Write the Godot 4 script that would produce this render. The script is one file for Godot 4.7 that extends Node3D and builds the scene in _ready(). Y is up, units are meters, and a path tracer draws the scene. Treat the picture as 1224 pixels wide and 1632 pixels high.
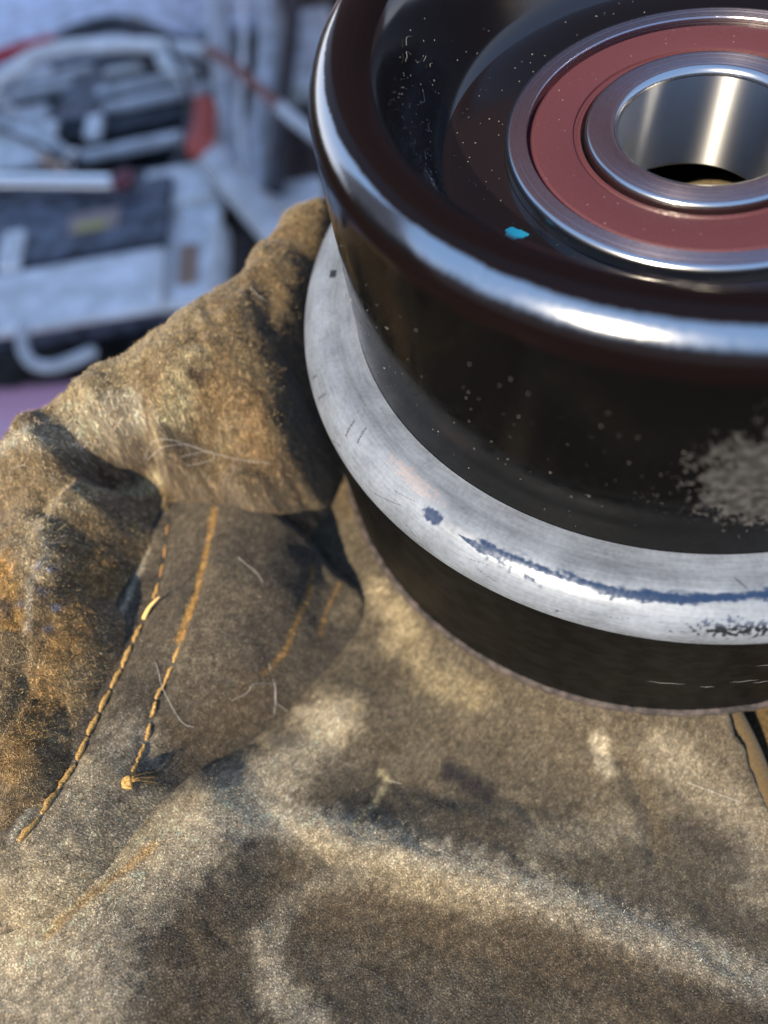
extends Node3D
# A smooth idler pulley held in a worn suede glove, a car's engine bay out of focus behind it.
# Shapes are written in millimetres with the pulley's axis as z; P() turns them into metres with y up.

const SUN := Vector3(-0.44, -0.57, 0.69)
var rng := RandomNumberGenerator.new()
var n_big := FastNoiseLite.new()
var n_mid := FastNoiseLite.new()
var n_fine := FastNoiseLite.new()
var taken := {}

func P(v: Vector3) -> Vector3:
	return Vector3(v.x, v.z, -v.y) * 0.001

func D(v: Vector3) -> Vector3:
	return Vector3(v.x, v.z, -v.y)

# ---------- naming ----------
func numbered(called: String) -> String:
	var n: int = taken.get(called, 0)
	taken[called] = n + 1
	return called if n == 0 else "%s_%03d" % [called, n]

func thing(called: String, label: String, category: String, base: Vector3, group := "") -> Node3D:
	var o := Node3D.new()
	o.name = numbered(called)
	add_child(o)
	o.position = P(base)
	tag(o, label, category, group)
	return o

func tag(o: Node, label: String, category: String, group := "") -> void:
	o.set_meta("label", label)
	o.set_meta("category", category)
	if group != "":
		o.set_meta("group", group)

func part(called: String, m: Mesh, mat: Material, parent: Node3D) -> MeshInstance3D:
	var o := MeshInstance3D.new()
	o.name = called
	o.mesh = m
	o.material_override = mat
	parent.add_child(o, true)
	if parent != self and parent.get_parent() == self and not parent is MeshInstance3D:
		o.position = -parent.position
	return o

# ---------- mesh assembly ----------
class Build:
	var v := PackedVector3Array()
	var n := PackedVector3Array()
	var uv := PackedVector2Array()
	var c := PackedColorArray()
	var i := PackedInt32Array()
	func put(p: Vector3, nn: Vector3, t := Vector2.ZERO, col := Color.WHITE) -> int:
		v.append(p); n.append(nn); uv.append(t); c.append(col)
		return v.size() - 1
	func tri(a: int, b: int, d: int) -> void:
		var g := (v[d] - v[a]).cross(v[b] - v[a])
		if g.dot(n[a] + n[b] + n[d]) < 0.0:
			i.append(a); i.append(d); i.append(b)
		else:
			i.append(a); i.append(b); i.append(d)
	func quad(a: int, b: int, d: int, e: int) -> void:
		tri(a, b, d)
		tri(a, d, e)
	func mesh() -> ArrayMesh:
		var arr := []
		arr.resize(Mesh.ARRAY_MAX)
		arr[Mesh.ARRAY_VERTEX] = v
		arr[Mesh.ARRAY_NORMAL] = n
		arr[Mesh.ARRAY_TEX_UV] = uv
		arr[Mesh.ARRAY_COLOR] = c
		arr[Mesh.ARRAY_INDEX] = i
		var m := ArrayMesh.new()
		m.add_surface_from_arrays(Mesh.PRIMITIVE_TRIANGLES, arr)
		return m

# profile: (radius, z) in mm, outside on the left of travel; sharp corners stay sharp
func lathe(prof: Array, seg := 256, wobble := 0.0) -> ArrayMesh:
	var b := Build.new()
	var total := 0.0
	for k in prof.size() - 1:
		total += prof[k].distance_to(prof[k + 1])
	var rows := []
	var run := 0.0
	for k in prof.size():
		var ins: Vector2 = (prof[k] - prof[k - 1]).normalized() if k > 0 else Vector2.ZERO
		var outs: Vector2 = (prof[k + 1] - prof[k]).normalized() if k < prof.size() - 1 else Vector2.ZERO
		if k > 0:
			run += prof[k].distance_to(prof[k - 1])
		if k == 0:
			rows.append([prof[k], outs, run / total, true])
		elif k == prof.size() - 1:
			rows.append([prof[k], ins, run / total, false])
		elif ins.dot(outs) > 0.86:
			rows.append([prof[k], (ins + outs).normalized(), run / total, true])
		else:
			rows.append([prof[k], ins, run / total, false])
			rows.append([prof[k], outs, run / total, true])
	var starts := []
	for r in rows:
		starts.append(b.v.size())
		var nn := Vector2(-r[1].y, r[1].x)
		for s in seg + 1:
			var a := TAU * s / seg
			var q: Vector2 = r[0]
			var w := wobble * n_mid.get_noise_2d(cos(a) * q.x * 2.0, sin(a) * q.x * 2.0) if wobble > 0.0 else 0.0
			b.put(P(Vector3(cos(a) * (q.x + w), sin(a) * (q.x + w), q.y + w * 0.6)), D(Vector3(cos(a) * nn.x, sin(a) * nn.x, nn.y)), Vector2(float(s) / seg, r[2]))
	for k in rows.size() - 1:
		if not rows[k][3]:
			continue
		for s in seg:
			b.quad(starts[k] + s, starts[k] + s + 1, starts[k + 1] + s + 1, starts[k + 1] + s)
	return b.mesh()

func arc(cr: float, cz: float, m: float, d0: float, d1: float, steps: int) -> Array:
	var o := []
	for k in steps + 1:
		var a := deg_to_rad(lerpf(d0, d1, float(k) / steps))
		o.append(Vector2(cr + m * cos(a), cz + m * sin(a)))
	return o

func smooth_line(pts: Array, per := 6) -> Array:
	if pts.size() < 3:
		return pts
	var o := []
	for k in pts.size() - 1:
		var p0: Vector3 = pts[maxi(k - 1, 0)]
		var p1: Vector3 = pts[k]
		var p2: Vector3 = pts[k + 1]
		var p3: Vector3 = pts[mini(k + 2, pts.size() - 1)]
		for s in per:
			var t := float(s) / per
			o.append(p1.cubic_interpolate(p2, p0, p3, t))
	o.append(pts[-1])
	return o

# a tube along points in mm; radius a number or one per point
func tube(pts: Array, radius, sides := 10, b: Build = null, col := Color.WHITE) -> Build:
	if b == null:
		b = Build.new()
	var up := Vector3(0.13, 0.21, 0.97)
	var first := b.v.size()
	var n := pts.size()
	for k in n:
		var t: Vector3 = (pts[mini(k + 1, n - 1)] - pts[maxi(k - 1, 0)]).normalized()
		var x := t.cross(up).normalized()
		var y := x.cross(t)
		up = y
		var r: float = radius[k] if radius is Array else radius
		for s in sides:
			var a := TAU * s / sides
			var d := x * cos(a) + y * sin(a)
			b.put(P(pts[k] + d * r), D(d), Vector2(float(s) / sides, float(k) / n), col)
	for k in n - 1:
		for s in sides:
			var a := first + k * sides + s
			var c := first + k * sides + (s + 1) % sides
			b.quad(a, c, c + sides, a + sides)
	for e in [0, n - 1]:
		var t: Vector3 = (pts[0] - pts[1]).normalized() if e == 0 else (pts[n - 1] - pts[n - 2]).normalized()
		var r: float = radius[e] if radius is Array else radius
		var tip := b.put(P(pts[e] + t * r * 0.5), D(t), Vector2(0.5, 0.0), col)
		for s in sides:
			b.tri(tip, first + e * sides + s, first + e * sides + (s + 1) % sides)
	return b

# a box with rounded edges: centre, size and edge radius in mm, turned by a basis
func rbox(centre: Vector3, size: Vector3, edge: float, turn := Basis(), b: Build = null) -> Build:
	if b == null:
		b = Build.new()
	var h := size * 0.5
	edge = minf(edge, minf(h.x, minf(h.y, h.z)) * 0.98)
	for axis in 3:
		for sgn in [-1.0, 1.0]:
			var ua := (axis + 1) % 3
			var va := (axis + 2) % 3
			var us := [-h[ua], -h[ua] + edge * 0.45, -h[ua] + edge, h[ua] - edge, h[ua] - edge * 0.45, h[ua]]
			var vs := [-h[va], -h[va] + edge * 0.45, -h[va] + edge, h[va] - edge, h[va] - edge * 0.45, h[va]]
			var first := b.v.size()
			for iu in 6:
				for iv in 6:
					var q := Vector3.ZERO
					q[axis] = sgn * h[axis]
					q[ua] = us[iu]
					q[va] = vs[iv]
					var inner := q.clamp(-h + Vector3.ONE * edge, h - Vector3.ONE * edge)
					var dir := (q - inner).normalized()
					b.put(P(centre + turn * (inner + dir * edge)), D(turn * dir), Vector2(q[ua], q[va]) * 0.01)
			for iu in 5:
				for iv in 5:
					var a := first + iu * 6 + iv
					b.quad(a, a + 1, a + 7, a + 6)
	return b

# ---------- materials ----------
func lin(r: float, g: float, b: float) -> Color:
	return Color(r, g, b).linear_to_srgb()

func mat(col: Color, rough: float, metal := 0.0) -> StandardMaterial3D:
	var m := StandardMaterial3D.new()
	m.albedo_color = col
	m.roughness = rough
	m.metallic = metal
	return m

func grime(col: Color, rough: float, low: float, seed_: int, scale: float, metal := 0.0) -> StandardMaterial3D:
	var m := mat(col, rough, metal)
	var f := FastNoiseLite.new()
	f.seed = seed_
	f.frequency = 0.02
	f.fractal_octaves = 5
	var t := NoiseTexture2D.new()
	t.width = 256; t.height = 256
	t.seamless = true
	t.noise = f
	var ramp := Gradient.new()
	ramp.set_color(0, Color(low, low, low * 0.98))
	ramp.set_color(1, Color.WHITE)
	ramp.set_offset(0, 0.25); ramp.set_offset(1, 0.75)
	t.color_ramp = ramp
	m.albedo_texture = t
	m.uv1_triplanar = true
	m.uv1_scale = Vector3.ONE * scale
	return m

func suede_texture(seed_: int, dark: float, strokes: int, length: float) -> ImageTexture:
	var im := Image.create(1024, 1024, false, Image.FORMAT_RGB8)
	im.fill(Color(dark, dark, dark))
	var r := RandomNumberGenerator.new()
	r.seed = seed_
	for k in strokes:
		var x := r.randf() * 1024.0
		var y := r.randf() * 1024.0
		var a := r.randf() * TAU if r.randf() < 0.5 else r.randfn(0.6, 0.5)
		var bend := r.randfn(0.0, 0.09)
		var g := clampf(r.randfn(0.76, 0.17), 0.25, 1.0)
		if r.randf() < 0.06:
			g = r.randf_range(0.8, 1.0)
		if r.randf() < 0.2:
			g = r.randf_range(0.3, 0.5)
		var warm := r.randf_range(-0.05, 0.05)
		var col := Color(g + warm, g, g - warm)
		var steps := int(length * r.randf_range(0.5, 1.4))
		for s in steps:
			x += cos(a); y += sin(a); a += bend
			var px := posmod(int(x), 1024)
			var py := posmod(int(y), 1024)
			im.set_pixel(px, py, col)
			im.set_pixel((px + 1) % 1024, py, col)
	return ImageTexture.create_from_image(im)

func suede(tex: Texture2D, scale: float, bump: float, rim: float) -> StandardMaterial3D:
	var m := StandardMaterial3D.new()
	m.vertex_color_use_as_albedo = true
	m.albedo_texture = tex
	m.albedo_color = Color.WHITE
	m.roughness = 0.95
	m.metallic_specular = 0.25
	m.heightmap_enabled = true
	m.heightmap_texture = tex
	m.heightmap_scale = bump
	m.uv1_scale = Vector3(scale, scale, 1.0)
	m.rim_enabled = true
	m.rim = rim
	m.rim_tint = 0.6
	return m

# ---------- the glove's leather, as sheets of height over the palm ----------
const X0 := -112.0
const Y0 := -88.0
const CW := 1.5
const CNX := 102
const CNY := 92
const EW := 1.0
const ENX := 152
const ENY := 136
const FW := 0.45
const FNX := 333
const FNY := 298

func solve_plate(pts: Array) -> Array:
	var n := pts.size()
	var m := n + 3
	var A := []
	for i in m:
		var row := PackedFloat64Array()
		row.resize(m + 1)
		A.append(row)
	for i in n:
		for j in n:
			var d := Vector2(pts[i].x - pts[j].x, pts[i].y - pts[j].y).length() * 0.1
			A[i][j] = d * d * log(d + 1e-9) + (0.01 if i == j else 0.0)
		A[i][n] = 1.0; A[i][n + 1] = pts[i].x * 0.1; A[i][n + 2] = pts[i].y * 0.1
		A[n][i] = 1.0; A[n + 1][i] = pts[i].x * 0.1; A[n + 2][i] = pts[i].y * 0.1
		A[i][m] = pts[i].z
	for i in m:
		var best := i
		for j in range(i + 1, m):
			if absf(A[j][i]) > absf(A[best][i]):
				best = j
		var keep: PackedFloat64Array = A[i]
		A[i] = A[best]
		A[best] = keep
		var pivot: PackedFloat64Array = A[i]
		for j in range(i + 1, m):
			var row: PackedFloat64Array = A[j]
			var f := row[i] / pivot[i]
			if f != 0.0:
				for k in range(i, m + 1):
					row[k] -= f * pivot[k]
				A[j] = row
	var w := PackedFloat64Array()
	w.resize(m)
	for i in range(m - 1, -1, -1):
		var row: PackedFloat64Array = A[i]
		var s := row[m]
		for k in range(i + 1, m):
			s -= row[k] * w[k]
		w[i] = s / row[i]
	return [w, n]

func plate_grid(pts: Array) -> PackedFloat32Array:
	var solved := solve_plate(pts)
	var w: PackedFloat64Array = solved[0]
	var n: int = solved[1]
	var xs := PackedFloat64Array()
	var ys := PackedFloat64Array()
	for p in pts:
		xs.append(p.x * 0.1)
		ys.append(p.y * 0.1)
	var g := PackedFloat32Array()
	g.resize(CNX * CNY)
	for j in CNY:
		var y := (Y0 + CW * j) * 0.1
		for i in CNX:
			var x := (X0 + CW * i) * 0.1
			var s := w[n] + w[n + 1] * x + w[n + 2] * y
			for k in n:
				var dx := x - xs[k]
				var dy := y - ys[k]
				var r2 := dx * dx + dy * dy + 1e-12
				s += w[k] * 0.5 * r2 * log(r2)
			g[j * CNX + i] = s
	return g

func edge_grid(poly: Array) -> PackedFloat32Array:
	var g := PackedFloat32Array()
	g.resize(ENX * ENY)
	var pp := PackedVector2Array(poly)
	var n := pp.size()
	for j in ENY:
		for i in ENX:
			var q := Vector2(X0 + EW * i, Y0 + EW * j)
			var best := 1e9
			for k in n:
				var a := pp[k]
				var ab := pp[(k + 1) % n] - a
				var t := clampf((q - a).dot(ab) / ab.length_squared(), 0.0, 1.0)
				best = minf(best, (q - a - ab * t).length_squared())
			best = sqrt(best)
			g[j * ENX + i] = best if Geometry2D.is_point_in_polygon(q, pp) else -best
	return g

func cubic_at(g: PackedFloat32Array, x: float, y: float) -> float:
	var fx := clampf((x - X0) / CW, 1.0, CNX - 3.001)
	var fy := clampf((y - Y0) / CW, 1.0, CNY - 3.001)
	var i := int(fx)
	var j := int(fy)
	fx -= i
	fy -= j
	var at := (j - 1) * CNX + i
	var a := cubic_interpolate(g[at], g[at + 1], g[at - 1], g[at + 2], fx)
	at += CNX
	var b := cubic_interpolate(g[at], g[at + 1], g[at - 1], g[at + 2], fx)
	at += CNX
	var c := cubic_interpolate(g[at], g[at + 1], g[at - 1], g[at + 2], fx)
	at += CNX
	var d := cubic_interpolate(g[at], g[at + 1], g[at - 1], g[at + 2], fx)
	return cubic_interpolate(b, c, a, d, fy)

func edge_at(g: PackedFloat32Array, x: float, y: float) -> float:
	var fx := clampf((x - X0) / EW, 0.0, ENX - 1.001)
	var fy := clampf((y - Y0) / EW, 0.0, ENY - 1.001)
	var i := int(fx)
	var j := int(fy)
	fx -= i
	fy -= j
	var at := j * ENX + i
	return lerpf(lerpf(g[at], g[at + 1], fx), lerpf(g[at + ENX], g[at + ENX + 1], fx), fy)

class Sheet:
	var called := ""
	var H := PackedFloat32Array()   # height at every fine grid point
	var E := PackedFloat32Array()   # distance inside the edge
	var C := PackedColorArray()
	var V := PackedFloat32Array()   # mottling of the nap, clump by clump
	var N := PackedVector3Array()
	var live := PackedByteArray()

func make_sheet(called: String, pts: Array, poly: Array, round_: float, wrinkle: float, fine: float, crinkle: float) -> Sheet:
	var s := Sheet.new()
	s.called = called
	var g := plate_grid(pts)
	var e := edge_grid(poly)
	s.H.resize(FNX * FNY)
	s.E.resize(FNX * FNY)
	for j in FNY:
		var y := Y0 + FW * j
		for i in FNX:
			var x := X0 + FW * i
			var d := edge_at(e, x, y)
			var at := j * FNX + i
			if d < -5.0:
				s.H[at] = -200.0
				s.E[at] = d
				continue
			d += 0.5 * n_mid.get_noise_2d(x * 0.6, y * 0.6)
			s.E[at] = d
			var h := cubic_at(g, x, y)
			h += wrinkle * n_big.get_noise_2d(x, y) + fine * n_mid.get_noise_2d(x, y) + fine * 0.5 * n_fine.get_noise_2d(x, y)
			h -= crinkle * pow(maxf(0.0, 1.0 - 3.2 * absf(n_big.get_noise_2d(x * 1.5 + 31.0 + 2.0 * n_mid.get_noise_2d(x * 0.4, y * 0.4), y * 1.5))), 3.0)
			h -= crinkle * 0.45 * pow(maxf(0.0, 1.0 - 3.0 * absf(n_mid.get_noise_2d(x * 0.8 + 11.0, y * 0.8))), 3.0)
			if d < round_:
				var q := clampf(round_ - d, 0.0, round_)
				h -= round_ - sqrt(maxf(round_ * round_ - q * q, 0.0))
				h += minf(d, 0.0) * 6.0
			s.H[at] = h
	for cr in CREASES:
		if cr[0] != called:
			continue
		var line: Array = cr[3]
		var r: float = cr[2]
		var lo: Vector2 = line[0]
		var hi: Vector2 = line[0]
		for q in line:
			lo = lo.min(q)
			hi = hi.max(q)
		for j in range(clampi(int((lo.y - r * 3.0 - Y0) / FW), 0, FNY - 1), clampi(int((hi.y + r * 3.0 - Y0) / FW) + 2, 0, FNY)):
			for i in range(clampi(int((lo.x - r * 3.0 - X0) / FW), 0, FNX - 1), clampi(int((hi.x + r * 3.0 - X0) / FW) + 2, 0, FNX)):
				var q := Vector2(X0 + FW * i, Y0 + FW * j)
				q += Vector2(n_mid.get_noise_2d(q.x * 0.5, q.y * 0.5), n_mid.get_noise_2d(q.x * 0.5 + 60.0, q.y * 0.5)) * 0.6
				var best := 1e9
				var along := 0.0
				for k in line.size() - 1:
					var a: Vector2 = line[k]
					var ab: Vector2 = line[k + 1] - a
					var u := clampf((q - a).dot(ab) / ab.length_squared(), 0.0, 1.0)
					var d2 := (q - a - ab * u).length_squared()
					if d2 < best:
						best = d2
						along = (k + u) / (line.size() - 1)
				var fall := smoothstep(0.0, 0.2, along) * smoothstep(1.0, 0.8, along) * 0.8 + 0.2
				s.H[j * FNX + i] -= cr[1] * fall * exp(-best / (r * r))
	return s

func height_at(s: Sheet, x: float, y: float) -> float:
	var i := clampi(int((x - X0) / FW), 0, FNX - 2)
	var j := clampi(int((y - Y0) / FW), 0, FNY - 2)
	var fx := (x - X0) / FW - i
	var fy := (y - Y0) / FW - j
	var at := j * FNX + i
	return lerpf(lerpf(s.H[at], s.H[at + 1], fx), lerpf(s.H[at + FNX], s.H[at + FNX + 1], fx), fy)

const CREASES := [
		["FOLD", -0.70, 0.80, [Vector2(-79.66, -25.57), Vector2(-79.48, -21.65), Vector2(-77.68, -17.20), Vector2(-75.52, -13.43), Vector2(-72.26, -10.27)]],
		["FOLD", -0.80, 0.90, [Vector2(-81.28, -12.57), Vector2(-77.85, -10.89), Vector2(-74.40, -7.75), Vector2(-69.14, -6.59)]],
		["FOLD", 0.80, 0.70, [Vector2(-69.30, -10.38), Vector2(-61.92, -11.00), Vector2(-54.78, -12.15), Vector2(-51.74, -9.88)]],
		["FOLD", 0.90, 0.70, [Vector2(-76.19, -18.06), Vector2(-76.82, -24.42), Vector2(-77.96, -31.15)]],
		["FOLD", 0.70, 0.60, [Vector2(-80.77, -33.58), Vector2(-81.13, -39.87), Vector2(-81.78, -45.48)]],
		["FOLD", 0.60, 0.80, [Vector2(-58.92, 6.93), Vector2(-56.46, 2.58), Vector2(-57.13, -0.60)]],
		["FOLD", -0.50, 0.80, [Vector2(-52.28, 15.22), Vector2(-53.56, 8.56), Vector2(-57.33, 0.87), Vector2(-61.69, -5.29)]],
		["FOLD", 0.50, 1.40, [Vector2(-71.88, -9.50), Vector2(-67.73, -9.59), Vector2(-63.44, -9.19), Vector2(-59.98, -8.84), Vector2(-55.98, -10.81), Vector2(-52.51, -9.99), Vector2(-49.96, -6.86)]],
		["FOLD", 1.60, 1.60, [Vector2(-77.08, -13.48), Vector2(-73.31, -9.49), Vector2(-69.05, -9.11)]],
		["FOLD", 1.20, 0.90, [Vector2(-80.00, -20.03), Vector2(-79.56, -16.68), Vector2(-76.75, -12.99)]],
		["FOLD", 0.90, 1.00, [Vector2(-60.61, -4.18), Vector2(-60.82, -5.80), Vector2(-63.08, -8.19)]],
		["FOLD", 1.00, 1.60, [Vector2(-81.78, -12.25), Vector2(-77.58, -11.14), Vector2(-72.54, -8.24), Vector2(-69.71, -8.23)]],
		["FOLD", 1.20, 1.20, [Vector2(-49.70, 12.90), Vector2(-51.64, 6.91), Vector2(-51.47, 4.06)]],
		["PANEL", 0.50, 1.00, [Vector2(-69.31, -14.54), Vector2(-69.96, -25.30), Vector2(-72.33, -33.84), Vector2(-74.99, -42.55), Vector2(-77.19, -50.13), Vector2(-80.71, -58.07)]],
		["PANEL", 0.50, 0.80, [Vector2(-62.96, -13.13), Vector2(-63.94, -24.75), Vector2(-67.10, -35.85), Vector2(-69.62, -43.22), Vector2(-70.87, -49.63)]],
		["PANEL", 0.50, 0.60, [Vector2(-50.56, -19.88), Vector2(-51.78, -26.50), Vector2(-54.82, -33.39), Vector2(-57.10, -36.36)]],
		["PANEL", 0.90, 1.40, [Vector2(-52.72, -16.02), Vector2(-49.18, -22.84), Vector2(-51.16, -30.18)]],
		["PALM", 0.35, 1.20, [Vector2(-44.38, -48.89), Vector2(-36.71, -51.91), Vector2(-29.06, -52.92), Vector2(-21.83, -55.76)]],
		["PALM", -0.40, 2.20, [Vector2(-58.67, -53.34), Vector2(-50.05, -55.49), Vector2(-41.42, -58.50), Vector2(-33.20, -61.78), Vector2(-23.99, -65.72), Vector2(-14.68, -69.82), Vector2(-4.62, -74.75)]],
		["PALM", -0.30, 1.80, [Vector2(-46.47, -60.46), Vector2(-52.71, -61.93), Vector2(-55.93, -66.02), Vector2(-54.57, -71.19)]],
		["PALM", 0.70, 1.20, [Vector2(-19.84, -45.29), Vector2(-13.05, -50.64), Vector2(-11.38, -56.68), Vector2(-13.34, -63.56)]],
	]
const TONE := {
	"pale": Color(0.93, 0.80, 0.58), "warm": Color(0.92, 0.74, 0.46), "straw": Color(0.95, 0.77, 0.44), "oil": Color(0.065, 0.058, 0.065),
	"brown": Color(0.24, 0.168, 0.095), "ochre": Color(0.85, 0.47, 0.13), "dark": Color(0.18, 0.12, 0.068), "slate": Color(0.55, 0.56, 0.72), "rust": Color(0.46, 0.25, 0.09),  # dark holds the shade painted into the fold
}

func paint_sheet(s: Sheet, base: Color, other: Color, stains_and_shading: Array) -> void:
	s.C.resize(FNX * FNY)
	s.V.resize(FNX * FNY)
	for j in FNY:
		for i in FNX:
			var at := j * FNX + i
			if s.H[at] < -150.0:
				continue
			var x := X0 + FW * i
			var y := Y0 + FW * j
			var t := 0.5 + 0.6 * n_big.get_noise_2d(x * 1.7 + 90.0, y * 1.7) + 0.35 * n_mid.get_noise_2d(x * 0.8, y * 0.8 + 40.0)
			s.C[at] = base.lerp(other, clampf(t, 0.0, 1.0))
			s.V[at] = rng.randf_range(0.76, 1.2) * (1.0 + 0.4 * n_fine.get_noise_2d(x * 0.8 + 7.0, y * 0.8))
	for st in stains_and_shading:
		if st[0] != s.called:
			continue
		var tone: Color = TONE[st[1]]
		var r: float = st[2]
		var line: Array = st[4]
		var lo: Vector2 = line[0]
		var hi: Vector2 = line[0]
		for q in line:
			lo = lo.min(q)
			hi = hi.max(q)
		var reach := r * 1.7 + 0.4
		for j in range(clampi(int((lo.y - reach - Y0) / FW), 0, FNY - 1), clampi(int((hi.y + reach - Y0) / FW) + 2, 0, FNY)):
			for i in range(clampi(int((lo.x - reach - X0) / FW), 0, FNX - 1), clampi(int((hi.x + reach - X0) / FW) + 2, 0, FNX)):
				var at := j * FNX + i
				if s.H[at] < -150.0:
					continue
				var q := Vector2(X0 + FW * i, Y0 + FW * j)
				var best := 1e9
				for k in line.size() - 1:
					var a: Vector2 = line[k]
					var ab: Vector2 = line[k + 1] - a
					var u := clampf((q - a).dot(ab) / ab.length_squared(), 0.0, 1.0)
					best = minf(best, (q - a - ab * u).length_squared())
				var d := sqrt(best) / r
				d += 0.45 * n_mid.get_noise_2d(q.x * 1.3 + r * 50.0, q.y * 1.3) + 0.35 * n_fine.get_noise_2d(q.x, q.y)
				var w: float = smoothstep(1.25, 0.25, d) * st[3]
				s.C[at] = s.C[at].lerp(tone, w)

func sheet_mesh(s: Sheet, others: Array) -> ArrayMesh:
	var b := Build.new()
	s.N.resize(FNX * FNY)
	s.live.resize(FNX * FNY)
	var ids := PackedInt32Array()
	ids.resize(FNX * FNY)
	ids.fill(-1)
	for j in range(1, FNY - 1):
		for i in range(1, FNX - 1):
			var at := j * FNX + i
			var h := s.H[at]
			if h < -66.0:
				continue
			var top := -200.0
			for o in others:
				top = maxf(top, o.H[at])
			if h < top - (14.0 if s.called == "PALM" else 6.0):
				continue
			if s.H[at - 1] < -150.0 or s.H[at + 1] < -150.0 or s.H[at - FNX] < -150.0 or s.H[at + FNX] < -150.0:
				continue
			var x := X0 + FW * i
			var y := Y0 + FW * j
			if Vector2(x, y).length() < 46.3 and h > -49.42 and s.called == "PALM":
				h = -49.42
			var nn := Vector3(s.H[at - 1] - s.H[at + 1], s.H[at - FNX] - s.H[at + FNX], 2.0 * FW).normalized()
			s.N[at] = nn
			s.live[at] = 1 if h > top - 0.3 and s.E[at] > -0.8 else 0
			ids[at] = b.put(P(Vector3(x, y, h)), D(nn), Vector2(x, y) * 0.001, Color(s.C[at].r * s.V[at], s.C[at].g * s.V[at], s.C[at].b * s.V[at]))
	for j in range(1, FNY - 2):
		for i in range(1, FNX - 2):
			var at := j * FNX + i
			var a := ids[at]
			var c := ids[at + 1]
			var d := ids[at + FNX + 1]
			var e := ids[at + FNX]
			if a >= 0 and c >= 0 and d >= 0 and e >= 0:
				b.quad(a, c, d, e)
	return b.mesh()

func nap(sheets: Array, count: int, parent: Node3D, m: Material) -> void:
	var blade := Build.new()
	for k in 3:
		var t := k * 0.5
		for sx in [-0.5, 0.5]:
			blade.put(Vector3(sx * (1.0 - t * 0.7), t, t * t * 0.35), Vector3(0, 0.3, 1).normalized())
	for k in 2:
		blade.quad(k * 2, k * 2 + 1, k * 2 + 3, k * 2 + 2)
	var xf: Array[Transform3D] = []
	var cols := PackedColorArray()
	var tries := 0
	while xf.size() < count and tries < count * 6:
		tries += 1
		var s: Sheet = sheets[rng.randi() % sheets.size()]
		var i := rng.randi_range(2, FNX - 4)
		var j := rng.randi_range(2, FNY - 4)
		var at := j * FNX + i
		if s.live[at] == 0:
			continue
		var fx := rng.randf()
		var fy := rng.randf()
		var x := X0 + FW * (i + fx)
		var y := Y0 + FW * (j + fy)
		if s.called == "PALM" and Vector2(x, y).length() < 46.0:
			continue
		var h := lerpf(lerpf(s.H[at], s.H[at + 1], fx), lerpf(s.H[at + FNX], s.H[at + FNX + 1], fx), fy)
		var nn := s.N[at]
		var comb := 6.0 * n_big.get_noise_2d(x * 0.8, y * 0.8)
		var lay := 1.0 if s.called == "FOLD" else 1.7
		var dir := (nn * rng.randf_range(0.25, 1.0) + Vector3(cos(comb), sin(comb), 0.0) * lay * 0.6 + Vector3(rng.randfn(), rng.randfn(), rng.randfn()) * 0.55).normalized()
		var len_ := rng.randf_range(0.14, 0.42) * (1.0 if s.called == "FOLD" else 0.55)
		if rng.randf() < 0.02:
			len_ *= 2.2
		var side := dir.cross(Vector3(rng.randfn(), rng.randfn(), rng.randfn())).normalized()
		var fwd := side.cross(dir)
		var w := rng.randf_range(0.03, 0.06)
		var base := P(Vector3(x, y, h) - nn * 0.04)
		xf.append(Transform3D(Basis(D(side) * w * 0.001, D(dir) * len_ * 0.001, D(fwd) * len_ * 0.001), base))
		var g := rng.randf_range(0.55, 1.5)
		if rng.randf() < 0.07:
			g = rng.randf_range(1.8, 3.0)
		var c: Color = s.C[at] * 0.7
		cols.append(Color(minf(c.r * g, 0.7), minf(c.g * g, 0.66), minf(c.b * g, 0.6)))
	var mm := MultiMesh.new()
	mm.transform_format = MultiMesh.TRANSFORM_3D
	mm.use_colors = true
	mm.mesh = blade.mesh()
	mm.instance_count = xf.size()
	for k in xf.size():
		mm.set_instance_transform(k, xf[k])
		mm.set_instance_color(k, cols[k])
	var o := MultiMeshInstance3D.new()
	o.name = "suede_nap"
	o.multimesh = mm
	o.material_override = m
	o.set_meta("kind", "stuff")
	parent.add_child(o, true)
	o.position = -parent.position

func _ready() -> void:
	rng.seed = 7
	n_big.seed = 3; n_big.frequency = 0.07; n_big.fractal_octaves = 3
	n_mid.seed = 5; n_mid.frequency = 0.3; n_mid.fractal_octaves = 3
	n_fine.seed = 9; n_fine.frequency = 1.1; n_fine.fractal_octaves = 2
	camera_and_light()
	engine_bay()
	pulley()
	glove()

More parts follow.
